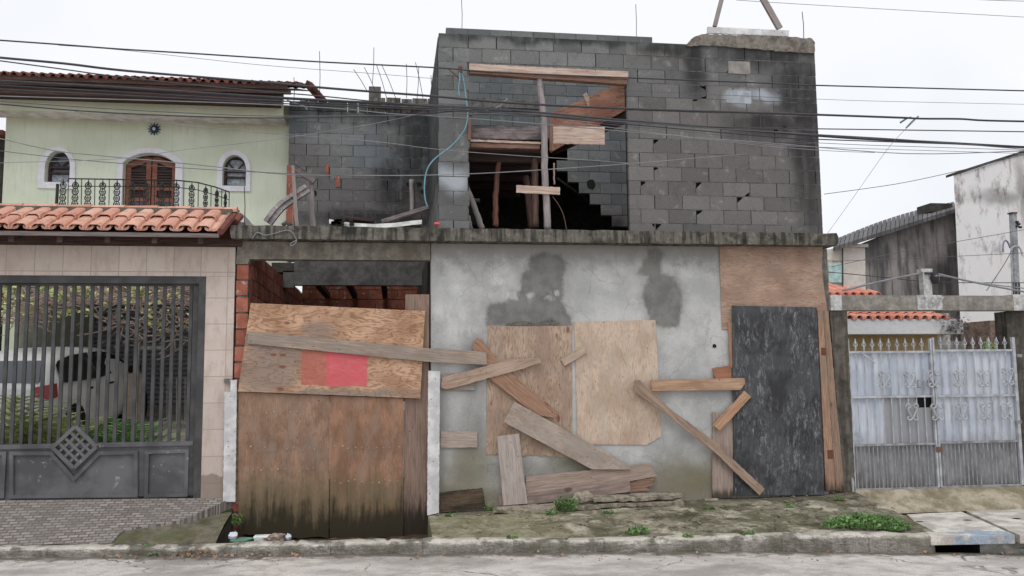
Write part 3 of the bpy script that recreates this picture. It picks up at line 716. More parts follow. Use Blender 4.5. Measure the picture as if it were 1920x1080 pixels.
# damp foot: brown and green
zf = q.math('ADD', z, q.math('MULTIPLY', q.math('SUBTRACT', n1, .5), 1.4)); c = q.mix(q.mr(zf, .75, .1, 0, .6), c, C(124,112,98))
c = q.mix(q.math('MULTIPLY', q.blobs(w, pxblob([(1300,905,70,45),(885,880,34,70),(870,930,70,30),(1075,870,50,20),(930,760,10,60)]), .8), .75), c, C(104,98,68))
c = q.mix(q.math('MULTIPLY', q.blobs(w, pxblob([(885,700,16,80),(900,790,14,60),(828,820,10,130),(1010,885,140,16)]), .9), .5), c, C(112,110,104))
for Wb in (W1, W2):
    sdv = q.math('ADD', q.n('ShaderNodeAttribute', attribute_name='damp_a' if Wb is W1 else 'damp_b').outputs['Fac'], q.math('MULTIPLY', q.math('SUBTRACT', q.noise(p, 8, 7, .7), .5), .16))
    f = q.mr(sdv, -.03, .035); edge = q.mr(sdv, -.13, .0)
    c = q.mix(q.math('MULTIPLY', edge, .35), c, C(122,120,114))
    c = q.mix(q.math('MULTIPLY', f, .82), c, q.mix(q.mr(n2, .35, .65), C(84,83,80), C(108,107,103)))
pl_ = q.blobs(w, pxblob([(960,552,22,8),(995,556,14,6),(1046,548,12,5),(1030,558,8,4),(830,585,50,18),(870,620,30,10),(935,530,16,8)]), .6)
c = q.mix(q.math('MULTIPLY', pl_, q.mr(n3, .42, .6, .0, .55)), c, C(186,186,184))
c = q.mix(q.mr(q.vor(q.warp(p, 4, .2), 6), .035, .02), c, C(70,66,62))
c = q.mix(q.mr(q.vor(q.vm('ADD', q.scale(q.warp(p, 3, .3), (1,1,.55)), (1,1,1)), 2.1, 'DISTANCE_TO_EDGE'), .010, .002, 0, .25), c, C(90,88,84))
c = q.mix(q.mr(g, .38, .6, .16, 0), c, (.05,.05,.05,1))
M_PLAST = q.done(c, .9, q.math('ADD', q.math('MULTIPLY', n2, 2), g), .35, .012, spec=.15)
def pw(x, t):
    z = lerp(-.35, 3.49, t); return (x, 0.0+nz(x, z, 1.2, .008)+nz(x, z, 6, .0025, 3), z)
b = MB(); NX, NZ = 270, 190; xs = fr(.505, 5.98, NX); ts = fr(0, 1, NZ)
for x in xs:
    for t in ts: b.v.append(pw(x, t))
for i in range(NX):
    for j in range(NZ): b.f.append((i*(NZ+1)+j, i*(NZ+1)+j+1, (i+1)*(NZ+1)+j+1, (i+1)*(NZ+1)+j))
b.box(.5, 5.98, .02, .15, -.35, 3.48)
b.add([(.505,0,-.35),(.505,.14,-.35),(.505,.14,3.49),(.505,0,3.49)], [(0,1,2,3)])
b.add([(5.98,0,-.35),(5.98,.14,-.35),(5.98,.14,3.49),(5.98,0,3.49)], [(0,1,2,3)])
pwo = b.build('plaster_wall', M_PLAST, house, smooth=False, origin=Vector((0,0,0)))
D1 = [(911,612),(912,583),(915,569),(952,566),(955,546),(975,545),(977,514),(992,503),(994,479),(1016,473),(1050,476),(1065,494),(1056,519),(1059,546),(1053,565),(1071,595),(1074,613)]
D2 = [(1210,464),(1232,464),(1247,476),(1239,488),(1241,512),(1264,517),(1281,552),(1278,590),(1273,613),(1242,616),(1218,601),(1212,583),(1203,558),(1213,528),(1212,519),(1197,512),(1206,488),(1214,478)]
def sdist(x, z, poly):
    best = 9; ins = False
    for (ax, az), (bx, bz) in zip(poly, poly[1:]+poly[:1]):
        if (az > z) != (bz > z) and x < (bx-ax)*(z-az)/(bz-az)+ax: ins = not ins
        dx, dz = bx-ax, bz-az; t = max(0, min(1, ((x-ax)*dx+(z-az)*dz)/(dx*dx+dz*dz))); best = min(best, (x-ax-t*dx)**2+(z-az-t*dz)**2)
    return math.sqrt(best)*(1 if ins else -1)
for nm_, Dp in (('damp_a', D1), ('damp_b', D2)):
    pl = [XZ(*q_) for q_ in Dp]; at = pwo.data.attributes.new(nm_, 'FLOAT', 'POINT'); x_0, x_1, z_0, z_1 = min(a[0] for a in pl)-.3, max(a[0] for a in pl)+.3, min(a[1] for a in pl)-.3, max(a[1] for a in pl)+.3
    at.data.foreach_set('value', [sdist(v.co.x, v.co.z, pl) if x_0 < v.co.x < x_1 and z_0 < v.co.z < z_1 else -1.0 for v in pwo.data.vertices])
# wall end to the right, rough
MB().prism([(5.98,-.2),(6.12,-.2),(6.13,1.5),(6.14,3.48),(5.985,3.48)], .03, .2).build('wall_end', CONC, house)
x, z = XZ(1339,649); b = MB(); b.v = [(x+.03*math.cos(i*.63)*random.uniform(.8,1.2), -.0125, z+.026*math.sin(i*.63)*random.uniform(.8,1.2)) for i in range(10)]; b.f = [tuple(range(10))]; b.build('hole_shade_patch', M_HOLLOW, house)  # flat dark patch drawn for the shade of a small hole
# crumbled plaster above the boards: a dark plate stands in for its shaded gap
pp = []
cq = [(948,610),(955,605),(985,602),(1000,606),(1020,601),(1042,600),(1050,606),(1046,612)]
for i in range(len(cq)): pp += jagline(XZ(*cq[i], -.01), XZ(*cq[(i+1) % len(cq)], -.01), .009, .025)
MB().prism(pp, -.011, .0).build('crumbled_gap_strip', mat_conc('crumbs', (104,100,94), (50,48,46), sc=5), house)
# cast cap at the top right corner
top = [];  b = MB()
pts = [(1286,86),(1300,70),(1320,64),(1400,66),(1480,69),(1522,72),(1528,80),(1527,100),(1460,96),(1400,90),(1340,86)]
pp = []
for i in range(len(pts)):
    pp += jagline(XZ(*pts[i], -.02), XZ(*pts[(i+1) % len(pts)], -.02), .008, .04)
b.prism(pp, -.025, .35); b.build('corner_cap', mat_conc('sandy cap', (124,117,108), (74,68,62), sc=2.2, k=1.25), house)
# ---------------------------------------------------------------- formwork board and props on the roof
M_WHITE = (lambda q: (lambda p: q.done(q.mix(q.mr(q.vor(q.comb(q.sep(p)[0], 0.0, q.sep(p)[2]), 16), .13, .09), q.mix(q.mr(q.noise(p, 5, 5), .42, .66), C(176,174,174,1.2), C(206,206,208,1.2)), C(84,76,72)), .8, q.noise(p, 30, 3), .2, .004))(q.obj()))(NM('whitewashed board'))
plate('formwork_board', [(1327,50),(1480,57),(1479,68),(1326,62)], -.0, .025, M_WHITE, label='short whitewashed board lying on edge on the roof corner', cat='board')
M_PROP = mat_wood('grey prop wood', (120,108,102), (148,136,128), grey=(140,134,130))
def prop(name, pts, r, y, label, cat='prop', mat=None, r1=None, group=None, n=8, par=None, wob=.006):
    w_ = []
    for (u, v, *yy) in pts: w_.append(P(u, v, yy[0] if yy else y))
    sp = smooth_path(w_, 6); sp = [p+Vector((random.uniform(-wob, wob), 0, random.uniform(-wob, wob))) for p in sp]
    a, b_ = sp[0], sp[-1]; d = (b_-a).normalized()
    ang = math.atan2(d.z, d.x)
    o = MB().tube(sp, r, n, True, r1).build(name, mat or M_PROP, par, rot=Matrix.Rotation(-ang, 3, 'Y'), smooth=True)
    if label: tag(o, label, cat, group)
    return o
def beam3(name, a, b_, w_, t, mat, label, cat, group=None, ref=Vector((0,1,0))):
    a = Vector(a); b_ = Vector(b_); d = b_-a; ang = math.atan2(d.z, d.x)
    o = MB().bar(a, b_, w_, t, ref).build(name, mat, origin=(a+b_)/2, rot=Matrix.Rotation(-ang, 3, 'Y'))
    if label: tag(o, label, cat, group)
    return o
beam3('wooden_prop', P(1340,50,.12), P(1368,-60,.12), .055, .05, M_PROP, 'thin wooden leg rising from the left end of the white roof board', 'prop', 'props on the roof corner')
beam3('wooden_prop', P(1462,54,.12), P(1398,-60,.12), .085, .05, M_PROP, 'thicker wooden leg rising from the right end of the white roof board', 'prop', 'props on the roof corner')
# rebars
M_REBAR = mat_plain('rusty steel', C(74,54,46), .7)
rb_ = [((551,145),(551,190),3.62,'short rusty rod standing where the green house roof ends'),((599,96),(599,188),3.62,'tall thin rod standing alone left of the rough parapet'),((701,89),(698,158),3.8,'tallest thin rod rising from the square block stub'),
 ((663,130),(689,172),3.6,'slanted rod leaning left beside the block stub'),((683,126),(704,172),3.55,'slanted rod crossing in front of the block stub'),((706,122),(725,184),3.6,'first slanted rod right of the block stub'),((715,120),(742,184),3.6,'second slanted rod right of the block stub, the longest slanted one'),
 ((762,120),(762,184),3.6,'upright rod alone in the middle of the parapet'),((779,117),(793,184),3.6,'slanted rod crossing an upright one on the parapet'),((785,124),(782,184),3.6,'upright rod crossed by a slanted one on the parapet'),((808,141),(808,184),3.6,'short upright rod nearest the tall block wall'),((808,152),(815,184),3.6,'short slanted rod nearest the tall block wall'),
 ((1192,8),(1193,78),3.66,'single upright rod on the tall rear course of blocks'),((865,-6),(866,60),3.66,'thin upright rod above the left end of the tall block wall'),((1504,22),(1507,72),.1,'thin rod upright beside the white roof board'),((458,350),(458,425),.1,'brown upright rod behind the end of the tiled porch roof')]
for a, b_, y, lb in rb_:
    o = MB().tube([P(*a, y), (P(*a, y)+P(*b_, y))/2+Vector((.01,0,0)), P(*b_, y)], .006, 5).build('steel_rod', M_REBAR); tag(o, lb, 'rod', 'reinforcing rods sticking up')
# ================================================================ timber in the upper opening
wdO = dict(k=1.25)
M_ORNG = mat_ply('orange formwork', (146,100,76), (176,128,100), (112,72,54), aniso=4, nails=True)
M_TAN = mat_wood('tan sawn wood', (158,132,112), (190,168,148))
M_BRN = mat_wood('brown sawn wood', (104,76,60), (136,104,84))
M_GRYW = mat_wood('weathered grey wood', (104,94,90), (136,124,118), grey=(62,58,58), gf=.8)
M_DARKW = mat_wood('shaded brown wood', (52,40,36), (72,56,50))  # brown wood darkened: shade under the soffit is put into the colour
# header
plate('header_beam', [(880,119),(1178,134),(1178,147),(880,131)], -.05, .1, M_TAN, label='long pale timber header across the top of the upper opening', cat='beam')
plate('header_plank', [(881,132),(1176,148),(1176,158),(881,137)], -.02, .1, M_BRN, label='brown plank just under the pale header of the upper opening', cat='plank')
# orange beam form (an oblique boxed beam going back)
def quad3(px): return [P(*q_) for q_ in px]
b = MB().hexa(quad3([(1032,212,1.8),(1177,150,.25),(1177,204,.25),(1032,286,1.8)]), quad3([(1034,214,2.1),(1180,152,.5),(1180,206,.5),(1034,288,2.1)]))
o = b.build('formwork_beam', M_ORNG, rot=Matrix.Rotation(.45, 3, 'Y')); tag(o, 'orange plywood beam form running obliquely up to the right corner of the opening', 'beam form')
b = MB().hexa(quad3([(1036,262,1.9),(1178,196,.32),(1178,230,.32),(1036,292,1.9)]), quad3([(1036,262,3.0),(1178,196,1.5),(1178,230,1.5),(1036,292,3.0)]))
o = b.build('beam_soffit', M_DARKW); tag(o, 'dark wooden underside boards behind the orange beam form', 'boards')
b = MB().hexa(quad3([(1093,177,.98),(1100,173,.98),(1119,214,.98),(1110,218,.98)]), quad3([(1093,177,1.03),(1100,173,1.03),(1119,214,1.03),(1110,218,1.03)]))
tag(b.build('cleat', M_TAN), 'small pale cleat nailed across the orange beam form', 'cleat')
# left formwork
plate('formwork_board', [(884,236),(1014,236),(1014,262),(884,260)], .25, .03, M_GRYW, label='weathered grey board with black stains at the left of the upper opening', cat='board')
plate('formwork_strip', [(882,261),(1014,266),(1014,270),(882,265)], .2, .1, M_TAN, label='thin pale strip under the stained grey board', cat='batten')
plate('formwork_strip', [(882,268),(1012,271),(1012,279),(882,276)], .22, .1, M_BRN, label='brown batten just above the dark soffit in the upper opening', cat='batten')
plate('formwork_strip', [(878,222),(883,222),(883,262),(878,262)], -.02, .04, M_BRN, label='short upright batten at the left jamb of the opening', cat='batten')
b = MB().box(P(882,280,.3).x, P(1012,280,.3).x+.1, .32, 3.55, P(900,280,.3).z-.02, P(900,280,.3).z+.04)
for k in range(5): y = .5+k*.6; b.box(P(882,280,.3).x, P(1012,280,.3).x+.1, y, y+.08, P(900,280,.3).z-.12, P(900,280,.3).z-.02)
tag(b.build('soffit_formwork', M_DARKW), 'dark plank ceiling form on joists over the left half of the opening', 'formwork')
plate('short_plank', [(1037,237),(1134,238),(1134,271),(1037,269)], .14, .025, M_TAN, label='short wide pale plank nailed right of the main prop', cat='plank')
plate('short_plank', [(1030,232),(1036,232),(1037,282),(1031,282)], .12, .05, M_BRN, label='narrow upright batten between the main prop and the wide pale plank', cat='batten')
M_POST = mat_wood('grey peeled pole', (126,116,110), (156,146,140), grey=(120,116,114))
prop('wooden_pole', [(1010,134),(1013,170),(1019,215),(1021,270),(1021,320),(1024,370),(1027,430)], .042, .04, 'tall bent grey pole standing in the middle of the opening', 'prop', M_POST, r1=.05)
M_DK2 = mat_wood('brown pole', (88,66,54), (112,88,74)); 
prop('wooden_pole', [(1002,296,.5),(1003,350,.5),(1004,425,.5)], .05, .5, 'brown squared post just left of the tall bent pole', 'prop', M_DK2, n=4)
prop('wooden_pole', [(938,290),(931,340),(929,390),(929,424)], .035, .55, 'crooked reddish brown pole left of centre in the dark opening', 'prop', mat_wood('reddish pole', (96,62,50), (116,80,64)), r1=.045)
prop('wooden_pole', [(986,330),(990,370),(996,426)], .05, 1.0, 'dim split post behind the brown squared post', 'prop', M_DK2, n=4)
prop('wooden_pole', [(1038,306),(1039,346)], .012, .3, 'short thin stick right of the tall bent pole', 'stick', M_TAN)
prop('wooden_pole', [(872,345),(889,390),(904,430)], .045, .45, 'pole leaning against the left jamb of the opening', 'prop', M_POST)
prop('wooden_pole', [(879,405),(884,430)], .02, .4, 'thin stub at the foot of the leaning pole', 'stick', M_POST)
plate('cross_plank', [(968,347),(1050,351),(1050,365),(968,361)], -.02, .022, M_TAN, label='short pale crosspiece nailed across the poles', cat='plank')
# stair string, dim
b = MB().hexa(quad3([(1042,334,4.1),(1046,332,4.1),(1178,426,3.8),(1174,430,3.8)]), quad3([(1042,334,4.3),(1046,332,4.3),(1178,426,4.0),(1174,430,4.0)]))
tag(b.build('stair_board', mat_plain('dim board', C(70,66,64))), 'dim sloping stair board in the dark right half of the opening', 'board')
o = MB().tube(smooth_path([P(1036,368,.02), P(1048,385,.02), P(1057,405,.02), P(1062,430,.02)]), .004, 5).build('thin_twig', M_BRN); tag(o, 'thin twig hanging right of the tall bent pole', 'twig')
# ---------------------------------------------------------------- things on the balcony strip
M_PANEL = mat_wood('peeling awning strip', (120,112,106), (160,152,146), grey=(84,80,76))
b = MB(); arc = [(572,345),(548,360),(518,382),(494,412)]; pts = smooth_path([P(u, v, .55) for u, v in arc], 5)
for i in range(len(pts)):
    a = pts[i]; t_ = (pts[min(i+1, len(pts)-1)]-pts[max(i-1, 0)]).normalized(); n_v = Vector((-t_.z, 0, t_.x)); w_ = .13
    if n_v.z > 0: n_v = -n_v
    for k, (aa, bb) in enumerate(((0,0),(w_*.45,-.03),(w_*.55,.0),(w_,-.02),(w_,.06),(0,.06))): b.v.append(tuple(a+n_v*aa+Vector((0,bb,0))))
for i in range(len(pts)-1):
    for k in range(6): b.f.append((i*6+k, i*6+(k+1)%6, (i+1)*6+(k+1)%6, (i+1)*6+k))
b.f += [tuple(range(6)), tuple(range(len(b.v)-6, len(b.v)))]
o = b.build('curved_panel', M_PANEL, rot=Matrix.Rotation(.6, 3, 'Y')); tag(o, 'curved weathered panel hanging off the left end of the terrace', 'panel')
plate('leaning_post', [(546,310),(552,310),(560,425),(553,425)], .5, .06, M_PROP, vert=False, label='thin grey post left of the terrace, beside the curved panel', cat='post')
prop('leaning_post', [(581,338),(584,380),(588,428)], .045, .8, 'thick whitish grey post right of the curved panel', 'post', M_POST)
beam3('cross_timber', P(549,312,.6), P(590,340,.75), .09, .08, M_GRYW, 'short dark timber joining the two posts at the terrace end', 'timber')
prop('leaning_post', [(772,337),(773,400)], .045, 3.0, 'short upright post standing against the stained rear wall', 'post', M_POST, n=4)
MS = mat_plain('faded white tin', C(190,188,184,1.1), .6)
b = MB(); pl = [(617,411),(660,418),(700,420),(740,418),(770,414),(791,412)]; pl2 = [(u, v+8) for u, v in pl]
f1_ = [P(u, v, .3) for u, v in pl]; f2_ = [P(u, v, .25) for u, v in pl2]
for i in range(len(pl)-1): b.hexa([f1_[i], f1_[i+1], f2_[i+1], f2_[i]], [f1_[i]+Vector((0,.5,.05)), f1_[i+1]+Vector((0,.5,.05)), f2_[i+1]+Vector((0,.5,.03)), f2_[i]+Vector((0,.5,.03))])
tag(b.build('white_gutter_piece', MS), 'long sagging whitish sheet lying on the terrace slab', 'sheet')
beam3('loose_plank', P(716,416,.5), P(803,389,.6), .05, .1, M_GRYW, 'loose plank sloping up to the right over the white sheet', 'plank')
beam3('loose_plank', P(640,410,.6), P(700,416,.6), .035, .3, M_DARKW, 'dark thin plank lying behind the white sheet', 'plank')
b = MB()
for k in range(14):
    c0 = P(random.uniform(625,660), random.uniform(412,420), .2); b.box(c0.x-.03, c0.x+.03, c0.y-.02, c0.y+.05, c0.z-.015, c0.z+.02)
tag(b.build('dark_rag', mat_plain('dark rag', C(40,38,36))), 'crumpled dark scraps lying on the left end of the white sheet', 'scraps', kind='stuff')
b = MB(); c0 = P(819,421,-.08)
for k in range(8):
    pass
b.tube([c0+Vector((-.03,0,0)), c0+Vector((-.01,0,.012)), c0+Vector((.02,0,.01)), c0+Vector((.035,0,-.005))], .022, 8); tag(b.build('red_ball', mat_plain('red plastic', C(214,72,60), .5, .05), smooth=True), 'small red plastic cap on the slab beside the tall block wall', 'cap')
b = MB().tube([P(537,423,-.1)+Vector((-.05,0,0)), P(537,421,-.1)+Vector((.0,0,.03)), P(537,423,-.1)+Vector((.05,0,0))], .03, 8); tag(b.build('dark_stone', DARKC, smooth=True), 'small dark lump on the slab under the curved panel', 'stone')
# orange brick pieces in the rear wall
for (u0_, u1_, v0_, v1_, lb) in ((538,552,310,420,''),(610,616,308,327,''),(630,637,330,351,'')):
    a, c_ = P(u0_, v0_, YB-.012), P(u1_, v1_, YB-.012); MB().box(a.x, c_.x, YB-.014, YB+.05, c_.z, a.z).build('brick_infill', M_BRICK, house)
for (u, v) in ((568,362),(590,362),(766,345),(786,345),(792,358)):
    x, z = XZ(u, v, YB-.008); MB().prism([(x+.05*math.cos(i*.9)*random.uniform(.6,1.2), z+.045*math.sin(i*.9)*random.uniform(.6,1.2)) for i in range(7)], YB-.008, YB+.01).build('hole_shade_patch', M_HOLLOW, house)  # thin dark plates imitate shaded holes in the rear wall
# ================================================================ hoarding of the garage
def gx(px): return px
M_P1 = mat_ply('warm plywood', (158,118,84), (190,152,116), (120,84,58), grey=(112,104,100), greyb=pxblob([(520,665,60,36),(500,700,60,40),(470,640,60,12),(560,650,50,10),(640,738,160,8),(600,622,30,20)]), scale=1.2, aniso=3.2, contrast=1.15,
    knots=True, red=[(XZ(566,690)[0], XZ(618,690)[0], XZ(590,722)[1], XZ(590,657)[1], (170,84,74), .78), (XZ(613,690)[0], XZ(689,690)[0], XZ(650,724)[1], XZ(650,658)[1], (198,74,88), .92)])
rotA = (-.12, .28, (44,40,28))
M_P2 = mat_ply('brown plywood door', (122,92,68), (152,118,90), (92,72,58), grey=(132,116,104), rot=rotA, aniso=7, gf=.55, contrast=.6)
M_P3 = mat_ply('brown plywood door right', (124,90,64), (156,114,84), (90,68,52), grey=(130,112,98), rot=rotA, aniso=7, gf=.5, contrast=.6)
M_P4 = mat_wood('brown side board', (116,94,78), (138,114,96), rot=(-.1,.3,(36,32,24)))
plate('plywood_sheet', [(447,735),(618,742),(616,1009),(600,1006),(560,1010),(520,1004),(447,1002)], -.03, .02, M_P2, jag=.001, jags=[None,None,.008,.008,.008,.01,.003], vert=True, label='large damp brown plywood sheet at the left of the garage hoarding', cat='plywood sheet')
plate('plywood_sheet', [(619,742),(757,747),(756,1006),(700,1009),(618,1008)], -.035, .02, M_P3, jag=.001, jags=[None,None,.006,.006,.001], vert=True, label='large brown plywood sheet with rows of nail heads at the centre of the garage hoarding', cat='plywood sheet')
plate('side_board', [(760,552),(805,552),(803,1004),(757,1006)], -.008, .02, M_P4, jags=[.001,.001,.008,.001], label='narrow upright board closing the right edge of the garage mouth', cat='board')
plate('plywood_sheet', [(470,568),(797,583),(788,747),(446,734)], -.065, .022, M_P1, jag=.001, label='orange tinted plywood sheet with a faded pink square nailed high across the garage', cat='plywood sheet')
M_PL1 = mat_wood('grey tan plank', (132,114,96), (160,142,122), grey=(126,118,108), gf=.6)
plate('long_plank', [(465,621),(790,652),(912,660),(913,684),(800,678),(464,644)], -.1, .028, M_PL1, jag=.002, label='long narrow plank nailed across the orange plywood sheet and onto the wall', cat='plank')
# row of nail heads on the doors
nb = MB()
for (u0_, u1_, v, vr) in ((470,605,842,5),(475,610,880,4),(628,750,838,5),(628,750,902,4),(500,560,772,2)):
    u = u0_
    while u < u1_:
        c0 = P(u, v+random.uniform(-vr, vr)+(u-u0_)*.0, -.037); r = random.uniform(.006, .012); nb.tube([c0, c0+Vector((0,-.006,0))], r, 7); u += random.uniform(9, 20)
o = nb.build('nail_head', mat_plain('pale nail caps', C(150,140,128))); tag(o, 'rows of pale nail caps across the brown plywood sheets', 'nails', kind='stuff')
# rubble behind: bottom left brick pieces
MB().prism([XZ(443,733),XZ(452,735),XZ(456,860),XZ(450,945),XZ(443,945)], -.01, .02).build('jamb_plaster', mat_conc('jamb plaster', (150,120,100), (96,60,46), sc=3), house)
MB().box(P(438,0,0).x, P(452,0,0).x, -.05, .02, P(440,718,0).z, P(440,710,0).z).build('ledge', CONC, house)
M_WB = M_WHITE
plate('white_board', [(432,712),(444,712),(441,941),(418,941),(421,735),(432,735)], -.08, .024, M_WHITE, vert=False, label='whitewashed perforated board leaning on the tiled pillar, left of the garage', cat='board', group=None)
plate('white_board', [(803,695),(825,696),(823,962),(801,966)], -.13, .024, M_WHITE, label='whitewashed perforated board standing between garage and plastered wall', cat='board')
# ================================================================ boards on the plastered wall
def wd(nm, a, b_, **kw): return mat_wood(nm, a, b_, **kw)
plate('short_plank', [(828,700),(890,700),(890,731),(826,733)], -.035, .02, wd('w1', (124,110,98), (150,136,122)), label='short dull plank behind the split one, beside the white board', cat='plank')
plate('split_plank', [(829,708),(850,702),(905,688),(960,673),(1013,671),(1015,680),(960,697),(905,712),(838,730),(827,726)], -.085, .03, wd('w2', (144,118,96), (172,148,124)), jag=.005, label='rough split plank tilting up to the right next to the white board', cat='plank')
plate('diagonal_plank', [(893,634),(903,636),(940,685),(1048,774),(1040,784),(1006,778),(920,712),(885,652)], -.06, .03, wd('w3', (132,98,72), (158,122,94)), jag=.003, label='brown plank slanting down right, crossed by the rough split plank', cat='plank')
plate('short_plank', [(826,808),(895,809),(895,839),(826,839)], -.03, .022, wd('w4', (144,128,112), (166,150,134)), label='short pale horizontal plank low beside the white board', cat='plank')
M_PA = mat_ply('board grain a', (148,122,98), (172,148,122), (112,84,62), grey=(140,124,112), aniso=5, gf=.5, knots=True)
plate('plywood_sheet', [(915,612),(1073,611),(1073,857),(1000,854),(911,852)], -.012, .016, M_PA, jags=[.003,.001,.012,.012,.004], vert=True, label='knotty plywood sheet with ragged foot, left of the pair on the grey wall', cat='plywood sheet')
M_PB = mat_ply('board grain b', (168,144,118), (190,168,142), (138,110,86), grey=(168,156,144), aniso=6, gf=.5, contrast=.7, knots=True)
plate('plywood_sheet', [(1077,603),(1229,600),(1232,660),(1240,818),(1213,834),(1083,833)], -.016, .014, M_PB, jags=[.003,.003,.002,.01,.003,.002], vert=True, label='paler plywood sheet with a chipped lower right corner, right of the pair', cat='plywood sheet')
plate('small_cleat', [(1051,674),(1093,649),(1100,661),(1059,686)], -.045, .025, wd('w5', (156,136,112), (176,156,132)), label='tiny tilted cleat bridging the two plywood sheets', cat='cleat')
M_PD = mat_ply('wide plank', (144,126,110), (166,150,132), (116,98,84), aniso=6, contrast=.8, grey=(140,132,124), gf=.6)
plate('wide_plank', [(965,753),(1060,806),(1175,868),(1184,880),(1110,880),(944,791)], -.11, .025, M_PD, jag=.001, label='wide pale plank leaning down to the right across the knotty sheet', cat='plank')
plate('leaning_plank', [(932,818),(973,813),(989,944),(944,948)], -.14, .025, mat_wood('w6', (148,134,122), (170,156,144), rot=(-.02,.06,(58,52,44))), jag=.002, label='short upright pale plank with a damp foot in front of the fallen boards', cat='plank')
plate('fallen_board', [(986,894),(1100,882),(1219,869),(1224,880),(1233,893),(1180,902),(986,928)], -.075, .03, wd('w7', (136,116,98), (160,140,122)), jag=.002, label='upper fallen board with a broken right end at the foot of the wall', cat='board')
plate('fallen_board', [(987,926),(1090,911),(1181,900),(1183,922),(1100,932),(988,947)], -.115, .03, wd('w8', (124,104,90), (152,132,118), grey=(92,84,78)), jag=.002, label='lower fallen board resting in front of the upper one', cat='board')
b = []
plate('splintered_scrap', [(1182,905),(1205,898),(1228,896),(1222,903),(1230,908),(1212,914),(1220,920),(1196,921),(1182,925)], -.06, .02, wd('w9', (118,90,70), (144,114,90)), jag=.006, label='splintered brown scrap right of the fallen boards', cat='scrap')
plate('wood_stub', [(935,930),(946,928),(948,948),(937,948)], -.09, .03, wd('w10', (124,106,92), (150,130,114)), label='small wood stub left of the upright pale plank foot', cat='stub')
plate('dark_board', [(826,924),(860,920),(905,915),(907,930),(911,952),(826,961)], -.06, .03, mat_wood('w11', (70,56,42), (96,78,58), grey=(40,38,30), gf=.9), jag=.005, label='dark rotten board low at the left foot of the wall', cat='board')
plate('long_diagonal_plank', [(1191,713),(1200,712),(1252,763),(1340,828),(1434,917),(1424,929),(1340,848),(1240,770),(1188,732)], -.125, .03, wd('w12', (128,106,86), (156,132,108)), jag=.004, label='long rough plank slanting from the pale plywood down to the black panel', cat='plank')
plate('horizontal_plank', [(1221,712),(1396,709),(1397,720),(1388,731),(1222,733)], -.09, .028, wd('w13', (152,118,88), (178,144,110), grey=(132,104,78), gf=.6), jag=.002, label='orange brown plank nailed horizontally left of the black panel', cat='plank')
plate('broken_ply_scrap', [(1336,690),(1371,685),(1371,710),(1342,711),(1338,702)], -.05, .02, wd('w14', (130,84,58), (156,106,76)), jag=.005, label='small reddish broken ply scrap on top of the horizontal plank', cat='scrap')
plate('upright_board', [(1336,773),(1374,773),(1375,934),(1336,932)], -.04, .022, mat_wood('w15', (136,118,102), (158,140,124), rot=(.08,.2,(60,54,46))), label='upright brown board left of the black panel, behind the diagonal plank', cat='board')
plate('small_cleat', [(1396,733),(1408,744),(1350,808),(1337,798)], -.11, .028, wd('w16', (150,112,78), (178,138,102)), label='short stick tilted steeply at the left edge of the black panel', cat='cleat')
M_PE = mat_ply('big top sheet', (140,112,90), (164,136,112), (114,88,70), aniso=6, contrast=.9, grey=(132,116,104), gf=.45)
plate('plywood_sheet', [(1349,462),(1543,461),(1541,500),(1545,540),(1551,580),(1545,640),(1536,640),(1532,580),(1373,580),(1372,618),(1354,617)], -.02, .016, M_PE, jag=.002, label='wide brown plywood sheet under the slab above the black panel', cat='plywood sheet')
# black panel
q = NM('black form panel'); p = q.obj(); x, y, z = q.sep(p)
st = q.noise(q.warp(q.comb(q.math('MULTIPLY', x, 1.6), 0.0, q.math('MULTIPLY', z, 4.5)), 5, .5), 4.5, 8, .78, 0); sc_ = q.noise(q.comb(q.math('MULTIPLY', x, 1.4), 0.0, q.math('MULTIPLY', z, 2.5)), 1.4, 4)
c = q.mix(q.mr(q.noise(p, 3, 4), .4, .6), C(42,42,44), C(60,61,63)); f = q.math('MULTIPLY', q.mr(st, .46, .66), q.mr(sc_, .36, .6, .1, .9)); f = q.math('MULTIPLY', f, q.mr(q.noise(q.comb(q.math('MULTIPLY', x, .7), 0.0, q.math('MULTIPLY', z, 9)), 2.2, 5, .6), .4, .6, .35, 1)); c = q.mix(q.math('MULTIPLY', f, .95), c, C(136,138,142))
c = q.mix(q.math('MULTIPLY', q.mr(q.noise(p, 26, 5, .7), .58, .72), q.mr(sc_, .4, .6, .1, .5)), c, C(120,120,124))
c = q.mix(q.mr(q.math('ABSOLUTE', q.math('SUBTRACT', x, .12)), .012, .004, 0, .6), c, C(34,34,36))
M_BLK = q.done(c, .62, st, .25, .003, spec=.35)
plate('black_panel', [(1373,573),(1531,576),(1546,926),(1547,928),(1377,929)], -.07, .018, M_BLK, jag=.001, label='tall black scuffed formwork panel standing as a door at the right', cat='panel')
plate('thin_strip', [(1366,605),(1373,605),(1375,690),(1369,690)], -.045, .02, wd('w17', (150,108,78), (170,130,98)), label='thin orange strip at the upper left edge of the black panel', cat='batten')
plate('door_post', [(1533,583),(1544,600),(1567,919),(1549,921)], -.05, .05, wd('w18', (138,106,80), (164,128,98), grey=(120,108,96), gf=.6, rot=(.06,.3,(70,50,36))), label='orange weathered post just right of the black panel', cat='post', jag=.003)
plate('door_post', [(1544,583),(1553,583),(1583,915),(1582,922),(1568,921),(1550,680)], -.03, .05, wd('w19', (120,98,78), (146,120,96), rot=(.06,.25,(52,44,34))), label='greyer brown post between the orange post and the concrete gate post', cat='post', jag=.003)
MB().box(P(1540,656,-.055).x, P(1549,656,-.055).x, -.056, -.04, P(1540,666,-.055).z, P(1540,652,-.055).z).build('rust_plate', mat_plain('rust', C(96,54,38)), bpy.data.objects['door_post'])
